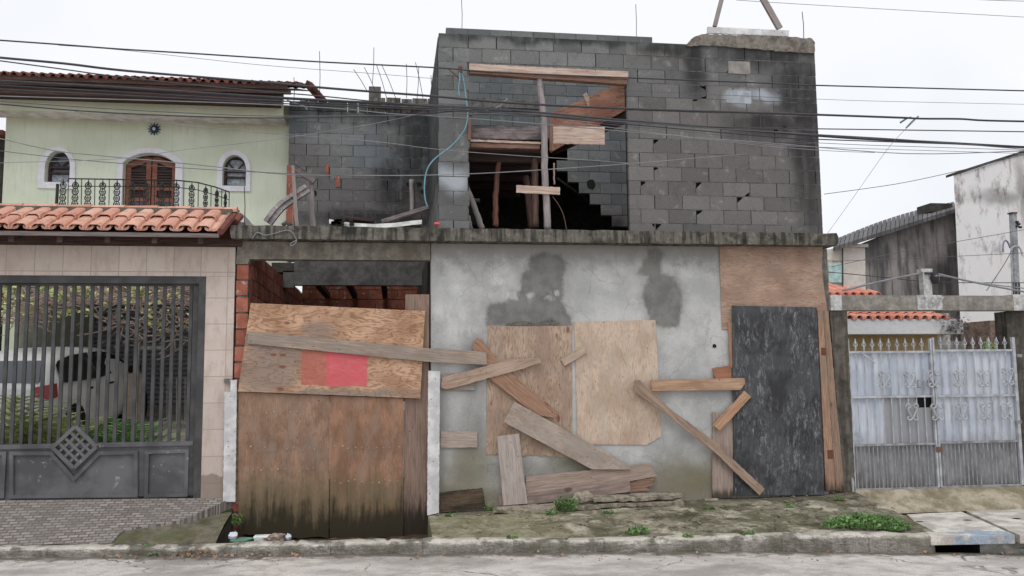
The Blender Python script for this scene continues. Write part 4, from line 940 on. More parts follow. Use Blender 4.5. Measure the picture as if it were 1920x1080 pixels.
MB().box(P(1552,856,-.055).x, P(1562,856,-.055).x, -.056, -.04, P(1552,860,-.055).z, P(1552,844,-.055).z).build('rust_plate', mat_plain('rust2', C(92,56,42)), bpy.data.objects['door_post'])
# nail on wall
MB().tube([P(812,640,-.05), P(812,640,0)], .004, 5).build('nail', M_REBAR, house)
# ================================================================ tiles
def mat_tile(name, a, b_, dirt, k=1.2, df=.5):
    q = NM(name); p = q.pos(); i = q.island(); c = q.mix(i, C(*a, k), C(*b_, k)); c = q.mix(q.math('MULTIPLY', q.mr(q.noise(p, 7, 5, .65), .46, .68), df), c, C(*dirt, k))
    c = q.mix(q.mr(q.noise(p, 60, 3), .4, .6, .2, 0), c, (.03,.02,.02,1)); return q.done(c, .85, q.noise(p, 40, 3), .3, .004, spec=.2)
M_TILE = mat_tile('terracotta tile', (190,130,108), (214,160,136), (140,98,82))
M_TILED = mat_tile('old dark tile', (96,54,46), (124,72,60), (58,40,38))
M_TILER = mat_tile('orange tile', (200,122,100), (222,148,124), (160,96,78))
def tiles(b, x0, x1, pitch, y0, z0, slope, rows, L=.36, r=None, over=.06, seed=1, FL=.95):
    """barrel tiles: covers over pans, rows laid from the eave (y0,z0) upwards"""
    rs = random.Random(seed); r = r or pitch*.36; n = int((x1-x0)/pitch)
    for k in range(rows):
        for i in range(n+1):
            for cov in (1, 0):
                cx = x0+i*pitch+(0 if cov else pitch/2)
                if cx > x1+.01: continue
                jx, jz = rs.uniform(-.006, .006), rs.uniform(-.004, .004)
                ya, yb = y0+k*L-(.0 if k == 0 else over)+(0 if cov else .03), y0+(k+1)*L; m_ = 7; base = len(b.v)
                for (yy, rr, up) in ((ya, r*(1.08 if cov else .95), .022 if k else .0), (yb, r*(.9 if cov else 1.05), .0)):
                    for th_ in (0, .014):
                        for j in range(m_):
                            a = math.pi*j/(m_-1); R_ = rr-th_
                            hx = math.cos(a)*R_; hz = (math.sin(a) if FL > .9 else min(1, math.sin(a)*1.35))*R_*FL
                            b.v.append((cx+jx+hx, yy, z0+slope*(yy-y0)+jz+((hz+.035+up) if cov else (-hz*.7+.045+th_*1.7+up*.6))))
                for j in range(m_-1):
                    b.f.append((base+j, base+j+1, base+2*m_+j+1, base+2*m_+j))
                    b.f.append((base+m_+j, base+3*m_+j, base+3*m_+j+1, base+m_+j+1))
                    b.f.append((base+j, base+m_+j, base+m_+j+1, base+j+1))
                b.f.append((base, base+2*m_, base+3*m_, base+m_)); b.f.append((base+m_-1, base+2*m_-1, base+4*m_-1, base+3*m_-1))
def ridge(b, x0, x1, y, z, L=.42, r=.1, seed=3):
    rs = random.Random(seed); x = x0; m_ = 7
    while x < x1:
        base = len(b.v); xe = min(x+L, x1+.02)
        for xx, rr in ((x, r*.92), (xe+.03, r*1.1)):
            for j in range(m_):
                a = math.pi*j/(m_-1); b.v.append((xx, y+math.cos(a)*rr, z+math.sin(a)*rr*.9+rs.uniform(-.003,.003)))
        for j in range(m_-1): b.f.append((base+j, base+j+1, base+m_+j+1, base+m_+j))
        b.f.append(tuple(range(base+m_, base+2*m_))); x += L
# ================================================================ green house
gh = empty('green_house', (-4.2, 3.8, .5), 'pale green two storey house with arched white framed windows and a brown double door', 'house')
YG = 3.8
def arch(u0_, u1_, vb, vs_, vt, y, n=14):
    """outline in x,z: bottom corners, spring line vs_, crown vt"""
    x0, zb = XZ(u0_, vb, y); x1, zb2 = XZ(u1_, vb, y); zs = (XZ(u0_, vs_, y)[1]+XZ(u1_, vs_, y)[1])/2; zt_ = XZ((u0_+u1_)/2, vt, y)[1]; zb = (zb+zb2)/2
    cx, hw, rise = (x0+x1)/2, (x1-x0)/2, zt_-zs
    if rise < hw*.9:
        R_ = (hw*hw+rise*rise)/(2*rise); a0 = math.asin(hw/R_); top = [(cx+R_*math.sin(a0-2*a0*i/n), zt_-R_+R_*math.cos(a0-2*a0*i/n)) for i in range(n+1)]
    else: top = [(cx+hw*math.cos(math.pi*i/n), zs+rise*math.sin(math.pi*i/n)) for i in range(n+1)]
    return [(x0, zb), (x1, zb)]+top
def holed(name, outer, holes, y0, y1, mat, parent):
    import bmesh
    bm = bmesh.new(); es = []
    for lp in [outer]+holes:
        vs_ = [bm.verts.new((x, y0, z)) for x, z in lp]
        es += [bm.edges.new((vs_[i], vs_[(i+1) % len(vs_)])) for i in range(len(vs_))]
    bmesh.ops.triangle_fill(bm, use_beauty=True, use_dissolve=False, edges=es)
    r = bmesh.ops.extrude_face_region(bm, geom=list(bm.faces)); bmesh.ops.translate(bm, vec=(0, y1-y0, 0), verts=[g for g in r['geom'] if isinstance(g, bmesh.types.BMVert)])
    b = MB(); bm.verts.index_update(); b.v = [tuple(v.co) for v in bm.verts]; b.f = [tuple(v.index for v in f.verts) for f in bm.faces]; bm.free()
    return b.build(name, mat, parent)
q = NM('green stucco'); p = q.pos(); x, y, z = q.sep(p)
n1 = q.noise(p, 1.2, 5); st = q.noise(q.comb(q.math('MULTIPLY', x, 26), y, q.math('MULTIPLY', z, 2.2)), 1, 4, .6); g = q.noise(q.scale(p, (1,1,.35)), 60, 3)
c = q.mix(q.mr(n1, .35, .65), C(180,187,164,1.26), C(194,200,180,1.26)); c = q.mix(q.mr(st, .52, .72, 0, .4), c, C(168,172,146,1.3))
zg = q.math('ADD', z, q.math('MULTIPLY', q.math('SUBTRACT', st, .5), .4)); c = q.mix(q.mr(zg, 6.35, 6.62, 0, .8), c, C(96,92,74,1.2)); c = q.mix(q.mr(zg, 5.9, 6.18, 0, .25), c, C(176,164,116,1.2))
M_GREEN = q.done(c, .92, g, .4, .006, spec=.15)
M_TRIM = mat_plain('white trim', C(206,204,210,1.15), .8, .05)
hA = arch(84,131,342,313,283,YG); hB = arch(417,461,349,318,291,YG); hD = arch(228,327,402,306,287,YG)
holed('facade', [(-6.478,3.35),(-1.78,3.35),(-1.78,6.5),(-6.478,6.5)], [hA, hD, hB], YG, YG+.25, M_GREEN, gh)
MB().box(-6.478,-6.25,YG+.25,8,.4,6.5).build('side_wall', M_GREEN, gh)
MB().box(-6.25,-1.9,YG+.25,8,3.35,3.5).build('ceiling', mat_plain('bounce white ceiling', (.82,.82,.8,1)), gh)  # hidden ceiling, whitened to bounce light onto the car
M_FRAME = mat_wood('brown varnish', (110,70,52), (144,92,68), nails=False); M_FRD = mat_wood('dark window wood', (62,50,48), (84,66,60), nails=False)
M_GLASS = (lambda q: q.done(C(62,68,76), .12, spec=.5))(NM('dark window glass'))
M_CURT = mat_plain('curtain', C(150,158,168), .9, .2, 20)
def ring(outer, inner, y0, y1, name, mat, parent): return holed(name, outer, [inner], y0, y1, mat, parent)
for nm, lab, h, o_, px_ in (('window', 'arched window left of the balcony door', hA, arch(70,139,353,313,275,YG-.03), (84,131,342,313,283)),
                            ('window', 'arched window right of the balcony door', hB, arch(406,469,358,318,281,YG-.03), (417,461,349,318,291))):
    t = ring(o_, h, YG-.03, YG-.001, 'window', M_TRIM, gh); tag(t, lab)
    xs_ = [p_[0] for p_ in h]; zs_ = [p_[1] for p_ in h]; x0, x1, z0, z1 = min(xs_), max(xs_), min(zs_), max(zs_)
    MB().prism(h, YG+.17, YG+.18).build('glass', M_GLASS, t)
    MB().box(min(p_[0] for p_ in h)+.05, max(p_[0] for p_ in h)-.05, YG+.166, YG+.168, min(p_[1] for p_ in h)+.04, min(p_[1] for p_ in h)+(.5 if 'right' in lab else .2)).build('curtain', M_CURT, t)
    fb = MB(); yy0, yy1 = YG+.12, YG+.165
    fb.box(x0, x0+.035, yy0, yy1, z0, z1-.17); fb.box(x1-.035, x1, yy0, yy1, z0, z1-.17); fb.box(x0+.035, x1-.035, yy0, yy1, z0, z0+.035)
    zs0 = z0+(z1-z0)*.53; fb.box(x0+.035, x1-.035, yy0-.005, yy1, zs0-.02, zs0+.02); fb.box(x0+.035, x1-.035, yy0, yy1, z0+.17, z0+.2)
    cx = (x0+x1)/2
    for a in (50, 90, 130): 
        if a == 90: continue
        r_2 = math.radians(a); fb.tube([(cx, yy0+.02, zs0), (cx+math.cos(r_2)*.2, yy0+.02, zs0+math.sin(r_2)*.2)], .012, 5)
    fb.tube([(p_[0]*.96+cx*.04, yy0+.02, p_[1]-.012) for p_ in h[2:]], .018, 5)
    fb.build('sash', M_FRD, t)
# balcony door
t = ring(arch(216,340,404,302,277,YG-.03), hD, YG-.03, YG-.001, 'door', M_TRIM, gh)
xs_ = [p_[0] for p_ in hD]; zs_ = [p_[1] for p_ in hD]; x0, x1, z0, z1 = min(xs_), max(xs_), min(zs_), max(zs_); cx = (x0+x1)/2
MB().prism(hD, YG+.2, YG+.22).build('door_back', M_FRD, t)
for s_ in (-1, 1):
    fb = MB(); a, c_ = (x0+.01, cx-.01) if s_ < 0 else (cx+.01, x1-.01); zt1, zt2 = (z1-.13, z1-.03) if s_ < 0 else (z1-.03, z1-.13)
    ya, yb = YG+.13, YG+.17
    fb.prism([(a,z0),(a+.08,z0),(a+.08,zt1-.0),(a,zt1-.02)], ya, yb); fb.prism([(c_-.08,z0),(c_,z0),(c_,zt2-.02),(c_-.08,zt2)], ya, yb)
    for zz_ in (z0+.25, z0+.45): fb.box(a+.08, c_-.08, ya, yb, zz_, zz_+.06)
    fb.prism([(a+.08,zt1-.1),(c_-.08,zt2-.1),(c_-.08,zt2),(a+.08,zt1)], ya, yb)
    lf = fb.build('door_leaf', M_FRAME, t); lv = MB(); zz_ = z0+.53
    while zz_ < min(zt1, zt2)-.13: lv.hexa([(a+.08,YG+.14,zz_),(c_-.08,YG+.14,zz_),(c_-.08,YG+.14,zz_+.022),(a+.08,YG+.14,zz_+.022)], [(a+.08,YG+.17,zz_+.025),(c_-.08,YG+.17,zz_+.025),(c_-.08,YG+.17,zz_+.045),(a+.08,YG+.17,zz_+.045)]); zz_ += .048
    lv.build('louvre', M_FRD, lf)
    MB().box(a+.08, c_-.08, YG+.15, YG+.16, z0+.0, z0+.25).build('door_glass', M_GLASS, lf)
# eaves
zf = P(200,212,3.35).z
MB().box(-7.2,-1.862,3.36,3.8,zf,zf+.02).build('soffit', mat_plain('pale soffit', C(184,176,170)), gh)
MB().box(-7.2,-1.866,3.34,3.36,zf-.004,P(200,157,3.35).z).build('fascia', M_GREEN, gh)
M_RAFT = mat_wood('dark rafters', (60,46,40), (84,64,54), nails=False)
ze = P(200,152,2.9).z; rb2 = MB(); x = -7.3
while x < -1.9: rb2.hexa([(x,2.95,ze-.09),(x+.06,2.95,ze-.09),(x+.06,2.95,ze),(x,2.95,ze)], [(x,5,ze+.6),(x+.06,5,ze+.6),(x+.06,5,ze+.7),(x,5,ze+.7)]); x += .5
rb2.box(-7.3,-1.7,2.93,2.97,ze-.1,ze-.005); rb2.hexa([(-7.3,2.97,ze+.0),(-1.6,2.97,ze+.0),(-1.6,2.97,ze+.012),(-7.3,2.97,ze+.012)],[(-7.3,6,ze+.98),(-1.6,6,ze+.98),(-1.6,6,ze+.992),(-7.3,6,ze+.992)])
rb2.box(-7.2,-1.9,3.0,3.36,ze-.22,ze-.1); rb2.box(-7.3,-1.75,2.9,2.93,ze-.03,ze+.05)
rf = rb2.build('rafters', M_RAFT, gh)
b = MB(); tiles(b, -7.3, -1.62, .145, 2.86, ze+.0, .32, 6, L=.38, r=.05, seed=5)
b.tube([P(573,157,2.88), P(580,160,2.9), P(607,191,3.7)], .07, 8)
b.build('roof', M_TILED, gh)
# sun ornament
c0 = P(289,242,YG-.02); b = MB()
for i in range(12):
    a = i*math.pi/6; d1 = Vector((math.cos(a),0,math.sin(a))); n1_ = Vector((-math.sin(a),0,math.cos(a)))
    b.hexa([c0+d1*.04-n1_*.02, c0+d1*.115, c0+d1*.04+n1_*.02, c0+d1*.02], [c0+d1*.04-n1_*.02+Vector((0,.018,0)), c0+d1*.115+Vector((0,.018,0)), c0+d1*.04+n1_*.02+Vector((0,.018,0)), c0+d1*.02+Vector((0,.018,0))])
b.tube([c0+Vector((0,.015,0)), c0-Vector((0,.01,0))], .055, 14)
o = b.build('sun_ornament', mat_plain('navy glaze', C(38,48,74), .4, .05)); tag(o, 'dark blue sun shaped ornament hung high on the green wall', 'ornament')
MB().tube([c0-Vector((0,.01,0)), c0-Vector((0,.022,0))], .026, 12).build('sun_face', mat_plain('pale glaze', C(170,196,196), .4, .2, 40), o)
# balcony with wrought iron
bal = empty('balcony_railing', P(270,400,3.0), 'black wrought iron balcony railing with leafy cast panels and a curved right end', 'railing')
M_IRON = mat_plain('black iron', C(44,42,42), .5)
YR = 2.9
rail = [(128,335),(200,336),(262,337),(330,338),(370,342),(405,351),(430,360)]; mid = [(128,349),(262,350),(330,351),(370,356),(405,366),(430,375)]
def yr(u): return YR if u < 340 else YR+((u-340)/90)**2*.5
MB().tube([P(u, v, yr(u)) for u, v in smooth_path([(*r_3, 0) for r_3 in rail], 4) for _ in (0,)] if False else [P(u, v, yr(u)) for u, v in rail], .011, 6).build('handrail', M_IRON, bal)
MB().tube([P(u, v, yr(u)) for u, v in mid], .007, 5).build('lower_rail', M_IRON, bal)
MB().box(-6.0,-2.4,2.86,3.8,P(262,398,YR).z-.14,P(262,398,YR).z-.02).build('balcony_floor', M_TRIM, bal)
for u in (128,153,178,205,232,262,290,318,345,372,396,416,430): 
    vt = interp(u, rail); MB().tube([P(u, vt, yr(u)), P(u-1, 402, yr(u))], .007, 5).build('upright', M_IRON, bal)
MB().tube([P(108,345,YR), P(105,402,YR)], .025, 6).build('upright', M_IRON, bal)
for u in (119,142,166,193,220,248,275,304,331,360,386,407,423):
    vt = interp(u, rail)+1; w_ = .045*(1 if u < 340 else (1-(u-340)/150)); t0 = P(u, vt, yr(u)); b = MB(); zt_ = t0.z; H = zt_-P(u, 402, yr(u)).z
    b.tube([t0, t0-Vector((0,0,H))], .006, 5); b.tube([t0, t0-Vector((0,0,.09))], .004, 5, r1=.02)
    for k in range(int(H/.1)):
        zc = zt_-.1-k*.1
        for s_ in (-1, 1):
            pts = [Vector((t0.x+s_*w_*(.15+.85*math.sin(a)), t0.y, zc-.05*math.cos(a)-.0)) for a in [i*math.pi/8 for i in range(9)]]
            b.tube(pts, .0085, 5); b.tube([Vector((t0.x+s_*w_*.9, t0.y, zc)), Vector((t0.x+s_*w_*.3, t0.y, zc+.02)), Vector((t0.x+s_*w_*.5, t0.y, zc-.03))], .007, 5)
    b.build('cast_panel', M_IRON, bal)
# ground floor behind the gate
q = NM('grey shutter'); p = q.pos(); x, y, z = q.sep(p); s_ = q.math('SINE', q.math('MULTIPLY', z, 62.8)); c = q.mix(q.mr(s_, -.9, .3), C(80,82,90,2.8), C(118,120,130,2.8)); c = q.mix(q.mr(q.noise(p, 3, 4), .4, .7, 0, .4), c, C(90,92,98,2.8))
M_SHUT = q.done(c, .6, s_, .6, .02)
sx0, sx1 = P(112,700,7.8).x, -2.0
MB().box(sx0, sx1, 7.8, 7.85, .4, 3.35).build('roller_shutter', M_SHUT, gh)
MB().box(-8, sx0, 8.0, 8.1, .4, 3.35).build('ground_floor_wall', mat_plain('dim wall', C(70,66,60)), gh)
for u0_, u1_ in ((-14,11),(89,113)): MB().box(P(u0_,600,6.5).x, P(u1_,600,6.5).x, 6.5, 6.75, .4, 3.35).build('column', M_GREEN, gh)
# neighbour wall far left
nb_ = empty('left_neighbour', (-8, 5.5, .3), 'sliver of a dark grey neighbouring house at the far left edge', 'house')
MB().box(-9.5, P(6,300,5.5).x, 5.5, 8, .3, P(0,255,5.5).z).build('wall', M_DARKGREY, nb_)
MB().box(-9.5, P(10,250,5.3).x, 5.2, 8, P(0,255,5.3).z, P(0,246,5.3).z).build('roof', M_TILED, nb_)
# ================================================================ porch wall and gate of the green house
q = NM('porch tiles'); p = q.pos(); x, y, z = q.sep(p); ox = P(425,600,0).x; oz = P(200,509,0).z
br = q.n('ShaderNodeTexBrick', {'Vector': q.comb(q.math('SUBTRACT', x, ox), q.math('SUBTRACT', z, oz), 0.0), 'Scale': 1.0, 'Mortar Size': .005, 'Mortar Smooth': .1, 'Brick Width': .333, 'Row Height': .333, 'Color1': C(178,163,153), 'Color2': C(188,173,163), 'Mortar': C(150,134,122)}); br.offset = 0
c = br.outputs[0]; c = q.mix(q.mr(q.noise(q.scale(p,(1,1,.4)), 9, 5, .65), .45, .7, 0, .5), c, C(150,128,112)); c = q.mix(q.mr(q.noise(p, 2.2, 4), .45, .65, 0, .3), c, C(160,138,120))
zw = q.math('ADD', z, q.math('MULTIPLY', q.math('SUBTRACT', q.noise(p, 6, 4), .5), .2)); c = q.mix(q.mr(zw, .53, .5, 0, .8), c, C(120,106,92)); c = q.mix(q.mr(q.noise(p, 90, 2), .4, .6, .12, 0), c, (.05,.04,.03,1))
M_PTILE = q.done(c, .55, br.outputs[1], -.3, .004, spec=.4)
zg1 = P(200,517,0).z; zl1 = P(200,461,0).z
porch = empty('porch', (-3.4, .1, .2), 'beige tiled gate porch with a clay tile roof in front of the green house', 'porch')
MB().box(-9, -2.012, .0, .26, zg1, zl1).build('lintel', M_PTILE, porch)
MB().box(-2.365, -2.014, .0, .26, .1, zg1-.002).build('pillar', M_PTILE, porch)
ye, zee = -.42, P(200,431,-.42).z
b = MB(); xr_e = P(413,430,ye).x
tiles(b, xr_e-.212*30, xr_e-.1, .212, ye, zee-.02, .46, 2, L=.4, r=.09, seed=9, FL=.62)
b.build('roof', M_TILE, porch)
M_MTR = mat_conc('mossy ridge mortar', (92,84,76), (60,56,46), moss=(84,84,52), sc=3)
yrd, zrd = ye+.84, zee-.02+.46*.84
b = MB(); ridge(b, -9, xr_e+.0, yrd+.03, zrd+.03, r=.085); b.build('ridge_tile', M_TILE, porch)
MB().hexa([(-9,yrd-.15,zrd-.05),(xr_e,yrd-.15,zrd-.05),(xr_e,yrd-.09,zrd+.06),(-9,yrd-.09,zrd+.06)],[(-9,yrd+.15,zrd-.05),(xr_e,yrd+.15,zrd-.05),(xr_e,yrd+.15,zrd+.06),(-9,yrd+.15,zrd+.06)]).build('ridge_mortar', M_MTR, porch)
b = MB(); b.box(-9, xr_e-.02, ye+.02, ye+.05, zee-.075, zee-.025); b.build('eave_board', mat_wood('grey eave board', (96,88,82), (120,112,106), nails=False), porch)
b = MB(); b.hexa([(-9,ye+.05,zee-.05),(xr_e,ye+.05,zee-.05),(xr_e,ye+.05,zee-.03),(-9,ye+.05,zee-.03)],[(-9,.9,zee+.5),(xr_e,.9,zee+.5),(xr_e,.9,zee+.52),(-9,.9,zee+.52)])
x = -9
while x < xr_e: b.hexa([(x,ye+.06,zee-.15),(x+.06,ye+.06,zee-.15),(x+.06,ye+.06,zee-.06),(x,ye+.06,zee-.06)],[(x,.5,zee+.2),(x+.06,.5,zee+.2),(x+.06,.5,zee+.3),(x,.5,zee+.3)]); x += .55
b.box(-9, xr_e+.2, -.05, .05, zl1+.003, zl1+.09)
b.build('rafters', M_RAFT, porch)
# back slope
b = MB(); b.hexa([(-9,yrd,zrd-.02),(xr_e,yrd,zrd-.02),(xr_e,yrd,zrd),(-9,yrd,zrd)],[(-9,yrd+.9,zrd-.45),(xr_e,yrd+.9,zrd-.45),(xr_e,yrd+.9,zrd-.43),(-9,yrd+.9,zrd-.43)]); b.build('back_slope', M_TILED, porch)
b = MB(); b.tube([(xr_e-.0,ye+.02,zee+.0),(xr_e+.02,yrd,zrd+.0)], .045, 8); b.tube([(xr_e+.06,yrd-.2,zrd-.14),(xr_e+.09,yrd+.0,zrd-.02)], .05, 8); b.build('verge_tile', M_TILED, porch)
M_GATE = mat_plain('grey gate paint', C(66,65,66), .55, .18, 5, .15, spec=.35)
M_GATE2 = (lambda q: (lambda p: q.done(q.mix(q.mr(q.noise(p, 9, 6, .7), .6, .68, 0, .55), q.mix(q.mr(q.noise(p, 2.2, 5), .38, .62), C(70,69,71), C(92,91,94)), C(150,148,146)), .55, q.noise(p, 40, 3), .15, .003, spec=.3))(q.pos()))(NM('scuffed gate paint'))
gt = empty('driveway_gate', (-3.6, .06, .25), 'wide grey iron driveway gate with vertical bars, low panels and a lattice diamond', 'gate')
gY = .06
xr1, xr0 = -2.367, P(364,700,.0).x
MB().box(xr0+.03, xr1, .0, .12, .235, zg1-.003).build('gate_post', M_GATE, gt)
MB().box(-9, xr0+.03, .0, .12, P(200,531,0).z, zg1-.003).build('top_beam', M_GATE, gt)
zb1 = P(200,833,gY).z; ztr = P(200,536,gY).z
MB().box(-9, xr0+.02, gY, gY+.04, ztr-.0, ztr+.05).build('top_rail', M_GATE, gt)
MB().box(-9, xr0-.0, gY-.01, gY+.05, zb1-.035, zb1+.02).build('middle_rail', M_GATE2, gt)
MB().box(xr0-.05, xr0+.02, gY, gY+.05, .27, ztr).build('end_stile', M_GATE, gt)
pit_ = (P(300,700,gY).x-P(128.2,700,gY).x)/10
x = P(354,700,gY).x
bars = 0
while x > -5.6: MB().box(x-.021, x+.021, gY+.005, gY+.035, zb1+.018, ztr+.002).build('bar', M_GATE, gt); x -= pit_; bars += 1
MB().box(-9, xr0-.05, gY+.02, gY+.035, .275, zb1-.03).build('lower_panel', M_GATE2, gt)
def frame_rect(u0_, u1_, v0_, v1_):
    x0, z1 = XZ(u0_, v0_, gY); x1, z0 = XZ(u1_, v1_, gY); b = MB(); w_ = .045
    b.box(x0, x1, gY-.012, gY+.018, z1-w_, z1); b.box(x0, x1, gY-.012, gY+.018, z0, z0+w_); b.box(x0, x0+w_, gY-.012, gY+.018, z0+w_, z1-w_); b.box(x1-w_, x1, gY-.012, gY+.018, z0+w_, z1-w_); return b
frame_rect(273,352,844,931).build('moulding', M_GATE2, gt); frame_rect(-60,8,848,934).build('moulding', M_GATE2, gt)
def poly_bar(pts, w_=.045, y0=None, t=.03, close=False):
    b = MB(); pts = [P(u, v, gY) for u, v in pts]; pts = pts+[pts[0]] if close else pts
    for a, c_ in zip(pts, pts[1:]):
        d = (c_-a).normalized()*w_*.45; b.bar(a-d+Vector((0,.003,0)), c_+d+Vector((0,.003,0)), w_, t+random.uniform(0,.002))
    return b
poly_bar([(22,850),(96,850),(139,898),(186,850),(255,848),(255,929),(22,931)], close=True).build('moulding', M_GATE2, gt)
dm = MB(); cen = P(142,838,gY); hs = .255
for (a, c_) in (((-1,0),(0,1)),((0,1),(1,0)),((1,0),(0,-1)),((0,-1),(-1,0))):
    dm.bar(cen+Vector((a[0]*hs,-.03,a[1]*hs*1.0)), cen+Vector((c_[0]*hs,-.03,c_[1]*hs)), .045, .04+random.uniform(0,.003))
for k in (-.5, 0, .5):
    for s_ in (1, -1):
        m0 = Vector((k*hs*.5, -.03, -k*hs*.5*s_)); d1 = Vector((hs*.5, 0, s_*hs*.5)); dm.bar(cen+m0-d1+Vector((0,.004*s_,0)), cen+m0+d1+Vector((0,.004*s_,0)), .032, .02)
dm.build('lattice_diamond', M_GATE2, gt)
# threshold strip and added light-blocking wall to the right, inner things
MB().box(-2.0,-1.94,.27,7.8,.0,3.2).build('light_block_wall', mat_plain('bounce wall paint', (.75,.74,.72,1)), porch)  # wall added so light does not pass, pale for bounce
# white car
car = empty('parked_car', (0,0,0), 'small white hatchback parked behind the driveway gate, seen from its rear right side', 'car')
M_CARW = (lambda q: q.done((.82,.82,.82,1), .25, spec=.5))(NM('white car paint'))
M_BLKG = (lambda q: q.done((.012,.013,.015,1), .08, spec=.6))(NM('tinted car glass')); M_TYRE = mat_plain('tyre rubber', (.02,.02,.02,1)); M_RIM = mat_plain('steel rim', (.35,.35,.36,1), .4, metal=.6); M_TAIL = (lambda q: q.done(C(150,34,36), .2, spec=.5))(NM('red lamp lens'))
Z_B = lambda y: interp(y, [(0,.96),(2,.97),(3.1,.98),(4,.9)])
secs = [(0,.62,.72,.42,.96,.66),(.06,.76,.82,.3,1.0,.68),(.18,.80,.84,.22,1.1,.66),(.45,.82,.85,.2,1.43,.58),(.9,.83,.86,.2,1.49,.58),(1.6,.83,.86,.2,1.5,.59),(2.45,.83,.86,.2,1.46,.58),(2.85,.83,.86,.2,1.36,.58),(3.4,.82,.84,.2,1.04,.66),(3.7,.8,.82,.22,.97,.6),(3.95,.72,.74,.28,.82,.55),(4.05,.6,.6,.38,.7,.5)]
def ringp(s_):
    y, wl, wb, zl, zr, wr = s_; zb_2 = min(Z_B(y), zr-.02)
    return [(0,y,zl),(wl*.9,y,zl),(wl,y,zl+.08),(wb,y,(zl+zb_2)/2+.08),(wb-.03,y,zb_2),(wr+.02,y,zr-.05),(wr-.06,y,zr),(0,y,zr+.015)]
cb2 = MB(); rings = []
for s_ in secs:
    h_ = ringp(s_); rings.append(h_+[(-a, b_, c_) for a, b_, c_ in h_[::-1][1:-1]])
for r3 in rings: cb2.v += r3
nn = len(rings[0])
for i in range(len(rings)-1):
    for j in range(nn): cb2.f.append((i*nn+j, i*nn+(j+1) % nn, (i+1)*nn+(j+1) % nn, (i+1)*nn+j))
cb2.f.append(tuple(range(nn))); cb2.f.append(tuple(range(len(rings)*nn-nn, len(rings)*nn))[::-1])
body = cb2.build('body', M_CARW, car, origin=Vector((0,0,0)), smooth=True)
sub = body.modifiers.new('sub', 'SUBSURF'); sub.levels = 1; sub.render_levels = 1
def sidex(y, z):
    for a, c_ in zip(secs, secs[1:]):
        if a[0] <= y <= c_[0]:
            t_ = (y-a[0])/(c_[0]-a[0]); wb = lerp(a[2], c_[2], t_)-.03; zr = lerp(a[4], c_[4], t_)-.05; wr = lerp(a[5], c_[5], t_)+.02; zb_2 = min(Z_B(y), zr-.02); return lerp(wb, wr, max(0, min(1, (z-zb_2)/(zr-zb_2))))
    return .8
for s_ in (1, -1):
    for wy in ([(.5,1.04),(.46,1.12),(.5,1.3),(.62,1.36),(1.0,1.41),(1.6,1.42),(1.62,1.0)], [(1.65,1.0),(1.63,1.42),(2.1,1.4),(2.45,1.36),(2.8,1.26),(3.3,1.04)]):
        b = MB(); b.v = [(s_*(sidex(y, z)+.022), y, z) for y, z in wy]; b.f = [tuple(range(len(b.v)))]; b.build('side_window', M_BLKG, body)
    b = MB()
    for w0, w1, zz0, zz1 in ((.58,.80,.84,1.06),): b.hexa([(s_*w0,-.0,zz0+.05),(s_*w1,.02,zz0),(s_*(w1),.05,zz1),(s_*w0,.02,zz1-.04)],[(s_*w0,.12,zz0+.05),(s_*(w1+.035),.22,zz0+.02),(s_*(w1+.02),.22,zz1),(s_*w0,.12,zz1-.04)])
    b.build('taillight', M_TAIL, body)
    for wy in (.72, 3.3):
        w_ = MB().tube([(s_*.66,wy,.3),(s_*.87,wy,.3)], .3, 20).build('wheel', M_TYRE, car); MB().tube([(s_*.86,wy,.3),(s_*.885,wy,.3)], .19, 16).build('rim', M_RIM, w_)
        MB().tube([(s_*.6,wy,.33),(s_*.865,wy,.33)], .37, 20).build('wheel_arch', M_HOLLOW, body)
    for hy in (1.25, 2.05): MB().box(s_*.845 if s_ > 0 else -.875, .875 if s_ > 0 else -.845, hy-.07, hy+.07, .86, .89).build('door_handle', M_TYRE, body)
    b = MB(); b.tube([(s_*.8,3.0,1.0),(s_*.95,2.94,1.06),(s_*1.0,2.94,1.06)], .06, 8); b.build('mirror', M_TYRE, body)
b = MB(); b.hexa([(-.6,.13,1.08),(.6,.13,1.08),(.52,.38,1.38),(-.52,.38,1.38)],[(-.6,.2,1.08),(.6,.2,1.08),(.52,.45,1.38),(-.52,.45,1.38)]); b.build('rear_window', (lambda q: q.done(C(70,76,84), .08, spec=.6))(NM('rear glass')), body)
b = MB().box(-.26,.26,-.02,.04,.62,.74).build('number_plate', mat_plain('plate grey', C(150,150,152), .5, .03), body)
yr0 = 2.0; rc = P(98,700,yr0); best = min((abs(((P(286,700,yr0+d/100)-rc).xy).length-4.0), d) for d in range(250, 400)); fc = P(286,700,yr0+best[1]/100)
fw = Vector((fc.x-rc.x, fc.y-rc.y, 0)).normalized(); rt = Vector((fw.y, -fw.x, 0))
car.location = Vector((rc.x, rc.y, .60))-rt*.80; car.rotation_euler = Matrix((( rt.x, fw.x, 0), (rt.y, fw.y, 0), (0,0,1))).to_euler(); car.rotation_euler.rotate_axis('X', math.radians(5.5))
MB_floor = MB().box(-9,-1.95,.3,8,.1,.3); tag(MB_floor.build('yard_floor', mat_conc('yard floor', (170,162,150), (130,124,114), k=1.6)), kind='structure')
tag(MB().hexa([(-9,1.2,.25),(-2.0,1.2,.25),(-2.0,1.2,.5),(-9,1.2,.5)],[(-9,7.9,.25),(-2,7.9,.25),(-2,7.9,1.15),(-9,7.9,1.15)]).build('yard_ramp', bpy.data.materials['yard floor']), kind='structure')
